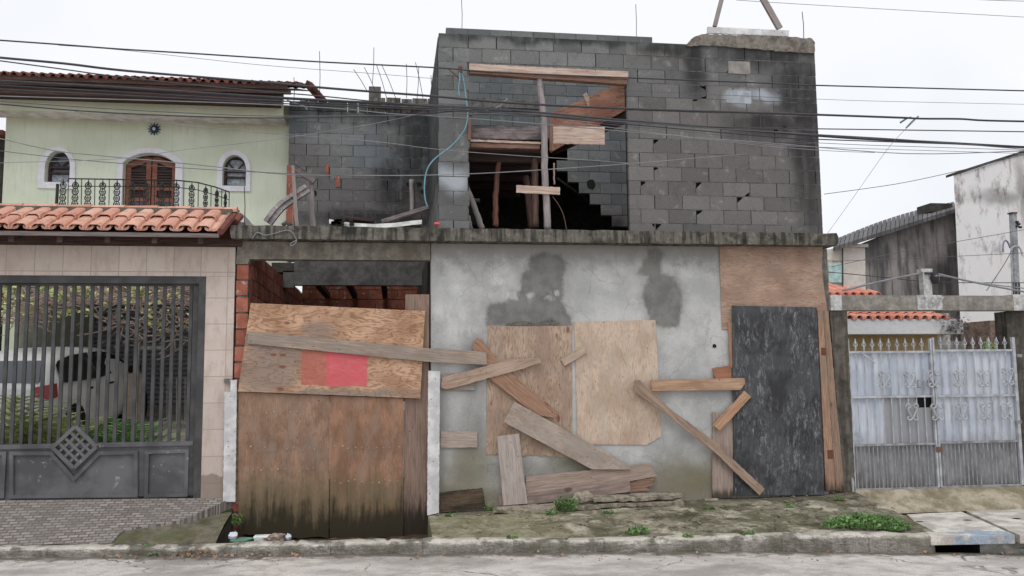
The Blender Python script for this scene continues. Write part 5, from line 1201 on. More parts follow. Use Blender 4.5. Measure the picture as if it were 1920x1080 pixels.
# inner fence pieces
tw = MB().box(P(258,0,4.5).x, P(289,0,4.5).x, 4.5, 4.7, .3, P(270,701,4.5).z).build('low_tiled_wall', M_PTILE); tag(tw, 'low beige tiled wall stub in the yard behind the gate', 'wall stub')
pp_ = MB().box(P(279,0,4.4).x, P(284,0,4.4).x, 4.35, 4.42, .3, P(280,625,4.4).z).build('thin_post', mat_plain('pale post', C(150,146,142))); tag(pp_, 'pale thin post standing behind the gate bars', 'post')
MB().box(P(284,0,4.4).x, P(324,0,4.4).x, 4.37, 4.41, P(300,655,4.4).z, P(300,649,4.4).z).build('arm', bpy.data.materials['pale post'], pp_)
fe = empty('inner_fence', P(330,830,3.4), 'light spear topped iron fence inside the yard at the right of the gate', 'fence')
M_LIRON = mat_plain('pale iron', C(136,128,124), .6)
for u in (301,304,313,317,321,331,335,339,347,351,355): MB().tube([P(u,708,3.4), P(u,800,3.4)], .008, 5).build('spear_bar', M_LIRON, fe)
MB().box(P(296,0,3.4).x, -2.02, 3.38, 3.42, P(320,796,3.4).z, P(320,790,3.4).z).build('rail', M_LIRON, fe)
# foliage
M_VLEAF = mat_leaf('vine leaf', (130,150,70), (188,204,110), 1.6); M_TWIG = mat_plain('dry twig', C(140,120,110,1.6), .9)
vn = empty('hanging_vine', P(180,520,2.9), 'tangled dry vine with a few bright leaves hanging behind the top of the gate', 'vine')
b = MB(); rs = random.Random(4)
for i in range(230):
    u = rs.uniform(-20, 372); vmax = interp(u, [(0,610),(90,600),(120,560),(190,575),(220,620),(372,650)]); v = 535+rs.random()**.8*(vmax-535); c0 = P(u, v, rs.uniform(2.3, 3.1)); a = rs.uniform(0, 6.28); L = rs.uniform(.2, .8)
    pts = [c0, c0+Vector((math.cos(a)*L*.5, rs.uniform(-.05,.05), math.sin(a)*L*.35)), c0+Vector((math.cos(a)*L, rs.uniform(-.1,.1), math.sin(a)*L*.3-rs.uniform(0,.15)))]
    b.tube(smooth_path(pts, 3), rs.uniform(.004, .011), 4)
b.build('twigs', M_TWIG, vn)
def leaf(b, c0, s_, rs, up=None):
    d = Vector((rs.uniform(-1,1), rs.uniform(-1,1), rs.uniform(-1,1))).normalized(); e = d.orthogonal().normalized()*s_*.45; d = d*s_; n0 = len(b.v)
    b.v += [tuple(c0-d*.5), tuple(c0+e), tuple(c0+d*.6), tuple(c0-e)]; b.f.append((n0, n0+1, n0+2, n0+3))
b = MB()
for i in range(1100):
    u = rs.uniform(-20, 372); v = 533+rs.random()**1.7*(90 if u > 230 else 60)
    if mnoise.noise(Vector((u*.03, v*.05, 1)))+.3*mnoise.noise(Vector((u*.1, v*.1, 5))) < .02: continue
    leaf(b, P(u, v, rs.uniform(2.2, 3.1)), rs.uniform(.04, .09), rs)
b.build('leaves', M_VLEAF, vn)
# a mass of old stems behind
MB().box(-6, -2.0, 3.3, 3.35, P(180,570,3.2).z, 3.35).build('stem_mass', (lambda q: (lambda p: q.done(q.mix(q.mr(q.noise(q.scale(p,(1,1,3)), 14, 5, .7), .4, .62), C(60,52,48,1.5), C(150,134,124,1.5)), .95, q.noise(p, 20, 5), 1, .03))(q.pos()))(NM('stem tangle')), vn)
M_PALM = mat_leaf('palm leaf', (96,118,56), (172,176,104), 2.1); M_PALM2 = mat_leaf('fern leaf', (80,118,62), (130,164,96), 2.0)
def palm(c0, H, n, label, mat, seed, name='garden_palm'):
    rs = random.Random(seed); t = empty(name, c0, label, 'plant', 'plants behind the driveway gate'); st = MB(); lf = MB()
    for i in range(n):
        a = rs.uniform(0, 6.28); R_ = rs.uniform(.25, .6)*H; h_ = H*rs.uniform(.6, 1.05); pts = [Vector((R_*math.cos(a)*s_**1.6, R_*math.sin(a)*.7*s_**1.6, h_*(1.25*s_-.45*s_*s_))) for s_ in [k/7 for k in range(8)]]; pts = [c0+p_ for p_ in pts]
        st.tube(pts, .008, 4, r1=.003)
        for k in range(2, 8):
            for m_ in range(2):
                p_ = pts[k-1].lerp(pts[k], m_/2); tg = (pts[k]-pts[k-1]).normalized(); sd_2 = tg.cross(Vector((0,0,1))).normalized()
                for s_ in (-1, 1):
                    L = .2*H*(1-.35*abs(k-5)/4)*rs.uniform(.8,1.2); tip = p_+(sd_2*s_*.8+tg*.7+Vector((0,0,-.25)))*L; w_ = tg*.024; n0 = len(lf.v); lf.v += [tuple(p_-w_), tuple(p_+w_), tuple(tip)]; lf.f.append((n0, n0+1, n0+2))
    st.build('stems', mat, t); lf.build('fronds', mat, t); return t
pl_ = [(15,'leftmost yellow green palm clump behind the gate',1.45,24),(72,'palm clump in front of the red car lamp',1.22,24),(128,'palm clump behind the lattice diamond',1.15,22),(190,'darker fern clump under the car door',1.05,22),(255,'low fern clump right of the car wheel',1.1,28)]
for k, (u, lb, H, n) in enumerate(pl_): palm(Vector((P(u,820,.75).x, .75+.12*(k % 2), .32)), H, n, lb, M_PALM if k < 3 else M_PALM2, 20+k, 'garden_palm' if k < 3 else 'garden_fern')
# ================================================================ right hand neighbour
M_GP = mat_conc('dark gate post concrete', (96,90,82), (60,57,52), drip=.5, sc=1.5)
gp_ = empty('gate_portal', (6.2, .0, .06), 'weathered concrete gate portal with a long lintel and a white house number patch', 'portal')
pp = []
pq = [(1556,583),(1588,583),(1591,650),(1604,922),(1582,922)]
for i in range(5): pp += jagline(XZ(*pq[i], -.0), XZ(*pq[(i+1) % 5], -.0), .004, .06)
MB().prism(pp, -.0, .26).build('post', M_GP, gp_)
MB().box(P(1887,600,.1).x, P(1960,600,.1).x, .1, .35, -.1, P(1890,583,0).z).build('post', M_GP, gp_)
zl0, zl2 = P(1720,582,0).z, P(1720,554,0).z
MB().box(P(1578,560,0).x, P(1899,560,0).x, -.01, .2, zl0, zl2).build('lintel', mat_conc('grey lintel', (136,130,122), (100,94,86), dk=.6), gp_)
M_WP = mat_conc('patchy white paint', (186,186,184), (140,134,128), sc=2.5, k=1.2)
MB().box(P(1556,560,0).x, P(1577,560,0).x, -.02, .2, zl0, zl2).build('lintel_end', M_WP, gp_)
MB().box(P(1899,560,0).x, P(1960,560,0).x, -.012, .2, zl0-.0, zl2+.02).build('lintel_end', M_WP, gp_)
pls = plate('number_patch', [(1719,553),(1766,553),(1768,581),(1722,581)], -.03, .02, M_WP, gp_, jag=.002)
cu = bpy.data.curves.new('n', 'FONT'); cu.body = '267'; cu.size = .24; cu.shear = .25; cu.extrude = .004; cu.space_character = 1.05; cu.align_x = 'CENTER'; cu.align_y = 'CENTER'
to = bpy.data.objects.new('n', cu); COL.objects.link(to); bpy.context.view_layer.update()
me = bpy.data.meshes.new_from_object(to.evaluated_get(bpy.context.evaluated_depsgraph_get())); COL.objects.unlink(to); bpy.data.objects.remove(to)
me.materials.clear(); me.materials.append(mat_plain('faint number paint', C(152,152,152,1.2)))
no_ = bpy.data.objects.new('house_number', me); COL.objects.link(no_); c0 = P(1744,568,-.035); no_.matrix_basis = Matrix.Translation(c0) @ Matrix.Rotation(math.pi/2, 4, 'X'); setp(no_, pls)
cs_ = MB().box(P(1729,520,.02).x, P(1745,520,.02).x, .0, .1, zl2+.001, P(1736,506,0).z).box(P(1726,520,.02).x, P(1747,520,.02).x, -.01, .11, P(1736,510,0).z, P(1736,505,0).z+.01).build('white_stub_post', M_WP); tag(cs_, 'short white masonry stub standing on the lintel above the house number', 'post')
b = MB(); c0 = P(1753,522,-.04); b.tube([c0+Vector((0,0,.07)), c0+Vector((0,0,.02)), c0+Vector((0,0,-.03)), c0+Vector((0,0,-.07)), c0+Vector((0,0,-.085))], lambda t: [.04,.065,.06,.045,.02][min(4, int(t*4+.5))], 12); b.box(c0.x-.14, c0.x+.06, c0.y+.0, c0.y+.03, c0.z+.06, c0.z+.085)
o = b.build('security_camera', mat_plain('black plastic', C(42,42,44), .35), smooth=False); tag(o, 'dark dome security camera bracketed to the white stub', 'camera')
b = MB(); 
for s_ in (-.022, .022): b.tube([c0+Vector((s_,-.055,.03)), c0+Vector((s_,-.075,.03))], .014, 8)
b.build('camera_eye', mat_plain('grey lens', C(120,120,124), .3), o)
# white sheet gate : two leaves
q = NM('faded gate sheet'); p = q.pos(); x, y, z = q.sep(p); st = q.noise(q.comb(q.math('MULTIPLY', x, 9), y, q.math('MULTIPLY', z, .8)), 1.2, 5, .6)
c = q.mix(q.mr(st, .36, .64), C(158,166,178,1.25), C(186,190,198,1.25)); c = q.mix(q.mr(q.noise(p, 2.5, 4), .48, .64, 0, .5), c, C(148,158,176,1.25)); c = q.mix(q.mr(q.noise(p, 5, 6, .7), .6, .72, 0, .5), c, C(140,134,130,1.2))
wv = q.warp(p, 1.5, .06)
r1 = q.math('MULTIPLY', q.mr(x, P(1663,780,0).x-.01, P(1663,780,0).x+.01), q.math('MULTIPLY', q.mr(x, P(1757,780,0).x+.01, P(1757,780,0).x-.01), q.mr(z, P(1700,744,0).z, P(1700,744,0).z-.02)))
c = q.mix(q.math('MULTIPLY', r1, .8), c, C(126,124,126,1.25))
zd = q.math('ADD', z, q.math('MULTIPLY', q.math('SUBTRACT', st, .5), .25)); c = q.mix(q.mr(zd, .92, .75, 0, .3), c, C(120,118,120,1.25))
M_SHEET = q.done(c, .6, st, .15, .006, spec=.35)
q = NM('grey ribbed sheet'); p = q.pos(); x, y, z = q.sep(p); st = q.noise(q.comb(q.math('MULTIPLY', x, 12), y, q.math('MULTIPLY', z, 1)), 1.2, 5, .6)
c = q.mix(q.mr(st, .36, .64), C(116,116,119,1.3), C(146,146,150,1.3)); c = q.mix(q.mr(q.noise(p, 4, 5), .5, .68, 0, .5), c, C(86,84,82,1.2)); c = q.mix(q.mr(z, .3, .08, 0, .5), c, C(90,82,74,1.2)); c = q.mix(q.mr(q.noise(p, 3, 5), .5, .66, 0, .5), c, C(150,150,152,1.2))
M_SHEET2 = q.done(c, .65, st, .15, .006, spec=.3)
M_GP2 = mat_plain('pale gate tube', C(160,162,166,1.2), .55, .15, 8)
M_GP3 = mat_plain('grey gate tube', C(132,132,134,1.2), .6, .2, 8)
def leaf_gate(u0_, u1_, label, vr, seed):
    x0 = P(u0_, 780, 0).x; x1 = P(u1_, 780, 0).x; um = (u0_+u1_)/2
    zt_, zm, zlw, zb0 = P(um, vr[0], 0).z, P(um, vr[1], 0).z, P(um, vr[2], 0).z, P(um, vr[3], 0).z
    t = empty('gate_leaf', ((x0+x1)/2, .05, zb0), label, 'gate', 'leaves of the white sheet gate')
    rs = random.Random(seed); n = int((x1-x0)/.118); dx = (x1-x0)/n
    # upper sheet, lightly folded
    b = MB(); xs = [];  x = x0
    hole = (P(1725,752,0), P(1755,764,0)) if u1_ < 1800 else None
    m2_ = n*4
    for i in range(m2_+1): b.v += [(lerp(x0, x1, i/m2_), .07+.006*math.sin(i*math.pi/2), zm+.0), (lerp(x0, x1, i/m2_), .07+.006*math.sin(i*math.pi/2), zt_)]
    for i in range(m2_): b.f.append((2*i, 2*i+2, 2*i+3, 2*i+1))
    k0 = len(b.v)
    for i in range(m2_+1): b.v += [(lerp(x0, x1, i/m2_), .07+.006*math.sin(i*math.pi/2), zlw+.0), (lerp(x0, x1, i/m2_), .07+.006*math.sin(i*math.pi/2), zm-(.16 if hole and lerp(x0, x1, i/m2_) > P(1725,752,0).x else 0))]
    for i in range(m2_): b.f.append((k0+2*i, k0+2*i+2, k0+2*i+3, k0+2*i+1))
    b.build('upper_sheet', M_SHEET, t)
    b = MB(); m3 = n*6
    for i in range(m3+1): b.v += [(lerp(x0, x1, i/m3), .075+.009*(i % 2), zb0+.02), (lerp(x0, x1, i/m3), .075+.009*(i % 2), zlw)]
    for i in range(m3): b.f.append((2*i, 2*i+2, 2*i+3, 2*i+1))
    b.build('lower_sheet', M_SHEET2, t)
    for z_, nm, m_ in ((zt_, 'top_rail', M_GP2), (zm, 'middle_rail', M_GP2), (zlw, 'lower_rail', M_GP3), (zb0, 'bottom_rail', M_GP3)): MB().box(x0, x1, .02, .05, z_-.014, z_+.016).build(nm, m_, t)
    for x in (x0, x1): hw_ = .022 if x in (P(1597,780,0).x, P(1911,780,0).x) else .014; MB().box(x-hw_, x+hw_, .01, .055, zb0, zt_+.19).build('stile', M_GP2, t)
    for i in range(1, n):
        x = x0+dx*i; MB().tube([(x, .035, zlw), (x, .035, zt_)], .009, 6).build('bar', M_GP2, t)
        b = MB(); b.tube([(x, .035, zt_), (x, .035, zt_+.16)], .008, 6); b.tube([(x,.035,zt_+.10),(x,.035,zt_+.13),(x,.035,zt_+.2)], lambda t_: [.006,.02,.002][int(t_*2+.5)], 6)
        for s_ in (-1, 1): b.tube([(x, .035, zt_+.07), (x+s_*.028, .035, zt_+.10), (x+s_*.03, .035, zt_+.125)], .006, 5)
        b.tube([(x, .035, zt_+.045), (x, .035, zt_+.06)], .016, 6)
        b.build('spear_head', M_GP2, t)
    for i in range(1, n*2):
        x = x0+dx*i/2; MB().tube([(x, .035, zb0), (x, .035, zlw)], .009, 5).build('bar', M_GP3, t)
    return t, x0, x1
lg, lx0, lx1 = leaf_gate(1597, 1754, 'left leaf of the white sheet gate, with a grey patch and a broken corner', (660,744,834,917), 1)
rg, rx0, rx1_ = leaf_gate(1759, 1911, 'right leaf of the white sheet gate, with more scrolls and paler blue sheet', (657,742,829,912), 2)
def scroll(u, v, w_, h_, par):
    c0 = P(u, v, -.012); K = 1.5
    for s_ in (-1, 1):
        pts = []
        for k in range(25):
            a = k/24; # S curve with curled ends, mirrored to make a heart
            if a < .35: t_ = a/.35; an = math.pi*(1.9-1.5*t_)-.2; R_ = .030*(.55+.45*t_); cx, cz = .034, .072; pts.append((cx+R_*math.cos(an)*1.15, cz+R_*math.sin(an)))
            elif a < .65: t_ = (a-.35)/.3; pts.append((lerp(.058, -.0, t_)*1.0, lerp(.085, -.05, t_)))
            else: t_ = (a-.65)/.35; an = math.pi*(.95+1.5*t_); R_ = .026*(1-.4*t_); pts.append((.026+R_*math.cos(an)*1.1, -.058+R_*math.sin(an)))
        MB().tube([(c0.x+s_*(px_*K+.012), c0.y, c0.z+pz_*1.25) for px_, pz_ in pts], .011, 6).build('scroll', M_GP2, par)
for u, v in ((1659,713),(1706,713)): scroll(u, v, 0, 0, lg)
scroll(1711, 774, 0, 0, lg)
for u, v in ((1752,712),(1799,711),(1845,711),(1890,708)): scroll(u, v, 0, 0, rg)
for u, v in ((1758,774),(1803,773),(1849,772),(1887,772)): scroll(u, v, 0, 0, rg)
MB().box(P(1722,748,0).x, P(1757,748,0).x, .09, .1, P(1740,775,0).z, P(1740,743,0).z).build('hole_shade_board', M_HOLLOW, lg)  # black board added so the gate hole looks dark inside
MB().bar(P(1614,660,0), P(1641,681,0), .022, .012).build('loose_strip', M_GP2, lg)
fr_ = MB(); a, c_ = P(1722,713,.0), P(1741,726,.0)
for z_ in (a.z, c_.z): fr_.box(a.x, c_.x, -.0, .02, z_-.008, z_+.008)
for x in (a.x, c_.x): fr_.box(x-.008, x+.008, -.0, .02, c_.z, a.z)
fr_.build('letter_slot', M_GP3, lg)
b = MB(); c0 = P(1749,763,.0); b.tube([c0+Vector((.035*math.cos(a), 0, .03*math.sin(a))) for a in [i*math.pi/6 for i in range(13)]], .009, 6); b.build('pull_ring', M_GP2, lg)
MB().box(P(1756,838,0).x, P(1768,838,0).x, .0, .04, P(1760,848,0).z, P(1760,838,0).z).build('latch', mat_plain('rusty latch', C(104,74,58)), rg)
for v in (666, 790): MB().box(P(1907,v,0).x, P(1916,v,0).x, .0, .05, P(1910,v+4,0).z, P(1910,v-2,0).z).build('hinge', M_GP3, rg)
hp = MB().tube([P(1598,896,-.03), P(1599,905,-.03), P(1600,922,-.03)], lambda t: [.012,.02,.014][int(t*2+.5)], 8).build('hinge_pin', M_GP2); tag(hp, 'small whitish pipe stub at the foot of the left concrete gate post', 'pipe')
# ---------------------------------------------------------------- houses behind
M_YEL = mat_plain('ochre wall', C(168,144,98,1.15), .9, .08); M_WH2 = mat_conc('dirty white wall', (206,202,202), (150,142,140), sc=.9, k=1.15, dk=.5, drip=.3)
yh = empty('yellow_house', P(1680,900,5), 'low ochre house with an orange tile roof and white fascia behind the sheet gate', 'house')
YH = 5.0
MB().box(P(1570,640,YH).x, P(1757,640,YH).x, YH, YH+.2, 0, P(1680,624,YH).z).build('wall', M_YEL, yh)
MB().box(P(1560,610,YH-.5).x, P(1806,610,YH-.5).x, YH-.5, YH+.3, P(1690,626,YH-.5).z, P(1690,598,YH-.5).z).build('fascia', mat_conc('white fascia', (208,208,212), (190,186,184), k=1.4, dk=.4), yh)
b = MB(); za = P(1690,598,YH-.5).z; xa, xb = P(1556,590,YH-.5).x, P(1775,590,YH-.4).x
tiles(b, xa, xb, .2, YH-.55, za-.03, .22, 5, L=.38, r=.072, seed=31); 
b.build('roof', M_TILER, yh)
b = MB(); xa2 = P(1552,540,YH+2).x
nroof = 9
for k in range(nroof):      # hip end: rows get shorter
    y = YH+1.6+.34*k; z_ = P(1600,556,YH+1.6).z+.3*.34*k; x1_ = P(1650,555,YH+1.6).x-.22*k
    tiles(b, xa2-1, x1_, .2, y, z_, .3, 1, L=.4, r=.072, seed=40+k)
b.build('upper_roof', M_TILER, yh)
MB().box(P(1757,640,YH).x, P(1800,640,YH).x, YH+.3, YH+.5, 0, P(1780,585,YH).z).build('side_wall', mat_conc('sooty side wall', (150,146,142), (84,78,74), sc=1.5), yh)
# ivy scraps on the fascia end
b = MB(); rs = random.Random(8)
for i in range(150): leaf(b, P(rs.gauss(1790,14), rs.gauss(612,9), YH-.55), rs.uniform(.03,.07), rs)
tag(b.build('dry_creeper', mat_plain('dry leaf', C(92,80,76))), 'dry creeper clinging to the right end of the white fascia', 'creeper')
# grey gable house
q = NM('rain stained gable'); p = q.pos(); x, y, z = q.sep(p); dr = q.noise(q.comb(q.math('MULTIPLY', x, 5), 0.0, q.math('MULTIPLY', z, .55)), 1, 5, .6); m1 = q.noise(p, .9, 5, .6)
c = q.mix(q.mr(m1, .36, .64), C(98,94,94,1.2), C(146,140,136,1.2)); c = q.mix(q.mr(dr, .45, .62, 0, .75), c, C(66,64,66,1.2)); M_GAB = q.done(c, .93)
YK = 12.0; gb = empty('grey_gable_house', P(1700,900,YK), 'large grey rain stained gable house with a dark tile roof in the background', 'house')
MB().prism([XZ(1622,455,YK), XZ(1700,424,YK), XZ(1789,390,YK), XZ(1830,376,YK), (P(1830,700,YK).x, 0), (P(1622,700,YK).x, 0)], YK, YK+.3).build('gable_wall', M_GAB, gb)
M_DRT = mat_tile('grey roof tile', (84,82,84), (108,106,106), (58,56,58))
def q3(l): return [P(*i) for i in l]
rfp = q3([(1556,464,YK-.1),(1624,457,YK-.3),(1790,391,YK-.3),(1789,380,YK+.6),(1655,424,YK+3),(1569,446,YK+3)])
b = MB(); n_r = 26
for k in range(n_r):                     # rows of ribs running up the slope
    t0, t1 = k/n_r, (k+.86)/n_r
    lo0, lo1 = P(lerp(1566,1791,t0), lerp(462,391,t0), YK-.3), P(lerp(1566,1791,t1), lerp(462,391,t1), YK-.3)
    hi0, hi1 = P(lerp(1571,1790,t0), lerp(446,378,t0)-7*math.sin(t0*3.1), YK+2.4), P(lerp(1571,1790,t1), lerp(446,378,t1)-7*math.sin(t1*3.1), YK+2.4)
    b.hexa([lo0, lo1, hi1, hi0], [lo0-Vector((0,0,.12)), lo1-Vector((0,0,.12)), hi1-Vector((0,0,.12)), hi0-Vector((0,0,.12))])
lo0, lo1, hi1, hi0 = P(1562,464,YK-.28), P(1791,393,YK-.28), P(1790,381,YK+2.4), P(1568,450,YK+2.4)
b.hexa([lo0, lo1, hi1, hi0], [lo0-Vector((0,0,.1)), lo1-Vector((0,0,.1)), hi1-Vector((0,0,.1)), hi0-Vector((0,0,.1))])
b.build('roof', M_DRT, gb)
MB().box(P(1745,385,YK+.5).x, P(1786,385,YK+.5).x, YK+.5, YK+1.2, P(1765,397,YK+.5).z, P(1765,381,YK+.5).z).build('chimney', M_DARKGREY, gb)
M_CREAM = mat_plain('cream wall', C(206,196,186,1.15), .9, .06)
MB().prism([XZ(1540,470,YK-.02), XZ(1600,458,YK-.02), XZ(1622,458,YK-.02), (P(1622,700,YK).x-.01, 0), (P(1540,700,YK).x, 0)], YK-.02, YK+.3).build('cream_wall', M_CREAM, gb)
w_ = MB().box(P(1551,500,YK).x, P(1579,500,YK).x, YK-.06, YK-.03, P(1565,532,YK).z, P(1565,488,YK).z).build('window', mat_plain('window frame tan', C(170,156,140)), gb)
MB().box(P(1551,500,YK).x, P(1576,500,YK).x, YK-.08, YK-.065, P(1565,530,YK).z, P(1565,494,YK).z).build('pane', mat_plain('teal pane', C(160,190,186), .2), w_)
b = MB(); b.tube([P(1580,462,YK-.1), P(1580,545,YK-.1)], .02, 6); b.build('downpipe', M_DARKGREY, gb)
MB().box(P(1575,460,YK).x, P(1624,460,YK).x, YK-.12, YK-.03, P(1600,464,YK).z, P(1600,458,YK).z).build('wall_coping', M_CREAM, gb)
YW = 9.5; wb_ = empty('white_building', P(1860,900,YW), 'tall whitewashed building with mould streaks at the right edge', 'building')
q = NM('mouldy whitewash'); p = q.pos(); x, y, z = q.sep(p); dr = q.noise(q.comb(q.math('MULTIPLY', x, 3.4), 0.0, q.math('MULTIPLY', z, 1.3)), 1, 6, .68); m1 = q.noise(p, .8, 6, .7)
c = q.mix(q.mr(m1, .36, .64), C(206,198,198,1.22), C(226,222,224,1.22)); c = q.mix(q.math('MULTIPLY', q.mr(dr, .5, .68), q.mr(z, 3.2, 6.0, .25, .9)), c, C(112,104,102,1.2)); c = q.mix(q.math('MULTIPLY', q.blobs(q.warp(p, 2, .6), pxblob([(1916,360,10,60),(1880,370,50,14)], YW), .8), .6), c, C(84,76,72,1.2)); M_WW = q.done(c, .93)
fp = [XZ(1788,329,YW), XZ(1853,309,YW), XZ(1925,284,YW), XZ(2000,262,YW), (P(2000,600,YW).x, 0), (P(1788,450,YW).x, 0)]; n = 6
wq = MB(); wq.v = [(x, YW, z) for x, z in fp]+[(x+(P(1788,450,YW+8).x-P(1788,450,YW).x)+.4, YW+8, z) for x, z in fp]; wq.f = [tuple(range(n)), tuple(range(2*n-1, n-1, -1))]+[(i, (i+1) % n, (i+1) % n+n, i+n) for i in range(n)]
wq.build('wall', M_WW, wb_)
b = MB(); a, c_ = P(1787,329,YW-.05), P(2000,261,YW-.05); b.hexa([a, c_, c_+Vector((0,0,.07)), a+Vector((0,0,.07))], [a+Vector((0,.3,0)), c_+Vector((0,.3,0)), c_+Vector((0,.3,.07)), a+Vector((0,.3,.07))]); b.build('roof_edge', M_DARKGREY, wb_)
# rough shed pieces under it
sh = MB().box(P(1816,0,6).x, P(1874,0,6).x, 6, 7, 0, P(1845,601,6).z).build('rusty_tank', mat_conc('rusty tank', (120,100,88), (70,60,56), sc=2)); tag(sh, 'brownish box tank standing behind the right leaf of the sheet gate', 'tank')
sh = MB().box(P(1760,0,6.5).x, P(1920,0,6.5).x, 6.9, 7.1, 0, P(1845,638,6.5).z).build('yard_wall', mat_conc('grey yard wall', (140,136,132), (96,92,88))); tag(sh, 'low grey yard wall far behind the right gate leaf', 'wall')
b = MB(); rs = random.Random(5)
for i in range(420): leaf(b, P(rs.uniform(1842,1900), 662-abs(rs.gauss(0,9)), rs.uniform(2.6,3.2)), rs.uniform(.04,.09), rs)
tag(b.build('shrub', mat_leaf('shrub leaf', (96,132,66), (140,168,96))), 'bright green shrub showing over the right gate leaf', 'shrub')
# utility pole
YU = 7.5; up = empty('utility_pole', P(1906,900,YU), 'grey concrete utility pole with insulators in front of the whitewashed building', 'utility pole')
b = MB(); b.v = []; t0, t1 = P(1899,401,YU), P(1909,640,YU)
b.tube([Vector((t1.x,YU,0)), Vector((t1.x,YU,t1.z)), t0], .085, 4, sq=True); b.build('shaft', mat_conc('pole concrete', (146,150,152), (110,112,112)), up)
MB().box(t0.x-.09, t0.x+.07, YU-.08, YU+.08, t0.z, t0.z+.03).build('pole_cap', M_REBAR, up)
for k, (u, v) in enumerate(((1907,416),(1910,420),(1907,424),(1913,426))): c0 = P(u, v, YU-.08); MB().tube([c0-Vector((.03,0,0)), c0, c0+Vector((.03,0,0))], .03, 8).build('insulator', mat_plain('brown ceramic', C(60,48,48), .4), up)
b = MB(); pts = [P(u, v, YU-.12) for u, v in ((1898,552),(1897,500),(1896,470),(1900,463),(1908,462),(1914,468),(1917,480))]; b.tube(smooth_path(pts, 4), .022, 6); b.build('conduit', mat_plain('grey conduit', C(150,154,156)), up)
b = MB(); pts = [P(u, v, YU-.15) for u, v in ((1881,473),(1881,458),(1885,451),(1890,455),(1894,465))]; b.tube(smooth_path(pts, 4), .022, 6); b.build('conduit', mat_plain('violet conduit', C(120,118,140)), up)
b = MB()
for dx_ in (0, 6, 12): b.tube([P(1899+dx_,530,YU-.13), P(1900+dx_,560,YU-.13)], .02, 5)
b.build('cable_duct', M_DARKGREY, up)
# ================================================================ overhead cables
M_CAB = mat_plain('black cable', C(58,57,61,1.3), .6, .1); M_CABG = mat_plain('grey cable', C(84,84,88), .6, .1); M_CABL = mat_plain('pale cable', C(118,118,122), .6, .1)
cabs = [
 ([(-40,73),(0,75.5),(120,84),(225,92),(350,99.5),(480,108),(600,116),(820,127),(880,132),(960,137),(1180,146),(1440,156),(1530,160),(1720,165),(1990,172)],.010,'b','topmost black cable across the left sky, passing the insulator on the block wall'),
 ([(110,85),(240,95),(480,121),(700,138),(820,148),(960,160),(1180,170),(1440,182),(1540,186),(1660,190),(1990,197)],.003,'g','hair thin grey wire just below the topmost cable'),
 ([(-40,103),(0,108),(120,119),(240,133),(480,153),(600,164),(700,172),(820,181),(960,193),(1180,204),(1440,212),(1530,215),(1700,221)],.015,'b','thick black cable above the green house roof, ending at the green ties on the right'),
 ([(1700,221),(1730,222.5),(1800,223),(1850,226),(1990,229)],.014,'b','thick black cable right of the green ties'),
 ([(-40,109),(0,114),(120,130),(200,141),(340,157),(480,170),(600,180),(700,190),(820,200),(960,208)],.008,'b','black cable sagging close under the thick one over the green roof'),
 ([(-40,148),(0,152),(200,163),(480,181),(700,193),(820,199),(960,207),(1180,227),(1440,247),(1600,259),(1740,266),(1990,280)],.018,'b','thick black bundle running down from the green fascia to the lower right'),
 ([(-40,156),(0,160),(250,174),(480,187),(700,198),(820,204),(960,212),(1100,226),(1440,256),(1530,261),(1700,267),(1990,277)],.008,'b','black cable just beneath the thick bundle'),
 ([(-40,164),(0,167),(250,180),(480,192),(700,201),(820,207),(960,213),(1100,223),(1290,236),(1440,240),(1640,243),(1990,248)],.008,'b','black cable that leaves the bundle and runs nearly level on the right'),
 ([(-40,176),(0,180),(240,187),(480,195),(640,204),(720,212),(820,218),(960,228),(1100,240),(1280,256),(1440,268),(1700,288),(1920,283),(1990,282)],.006,'l','pale grey cable crossing over the fascia of the green house'),
 ([(-40,186),(0,190),(240,206),(480,217),(700,217),(880,214),(1000,213),(1180,230),(1440,247),(1700,262),(1990,286)],.006,'g','upper of two grey cables on the green fascia that meet near the opening'),
 ([(-40,190),(0,195),(200,211),(480,221),(740,216),(880,207),(960,210),(1100,219)],.008,'b','lower of two dark cables on the green fascia that meet near the opening'),
 ([(140,209),(300,230),(480,248),(700,265),(820,280),(960,291),(1100,300),(1180,306)],.0045,'l','pale wire starting on the green wall and ending on the block wall'),
 ([(1080,228),(1250,243),(1440,262),(1600,271),(1750,276),(1990,284)],.004,'g','first thin wire fanning out from the bundle on the block wall'),
 ([(1080,231),(1250,252),(1440,271),(1540,276),(1700,281),(1990,290)],.004,'l','second thin pale wire fanning out from the bundle'),
 ([(1060,228),(1200,246),(1330,262),(1450,275),(1560,283),(1640,286)],.004,'l','lowest thin pale wire fanning out from the bundle'),
 ([(-20,256),(10,262),(100,282),(200,293),(310,303),(407,313),(537,327),(700,329),(820,328),(960,322),(1180,307),(1300,297),(1400,289)],.006,'l','pale wire sagging in front of the poles of the opening'),
 ([(-20,280),(10,284),(140,299),(277,310),(407,319),(537,325),(700,331)],.004,'g','thin wire crossing both arched windows of the green house'),
 ([(-20,308),(10,305),(215,298),(350,280),(510,262),(620,245),(700,232),(780,215)],.0035,'l','thin pale wire rising to the right over the green wall'),
 ([(1380,0),(1440,4),(1640,16),(1990,36)],.004,'l','pale thin wire high in the top right of the sky'),
 ([(1800,-4),(1850,0),(1990,4)],.004,'g','short bit of wire in the extreme top right corner'),
 ([(1545,364),(1680,345),(1790,322),(1860,305),(1990,272)],.006,'g','grey cable rising from behind the block wall to the whitewashed building'),
 ([(1716,226),(1690,250),(1660,285),(1600,370),(1550,440)],.003,'l','thin drop wire slanting down left from the green ties'),
]
YCAB = -2.2
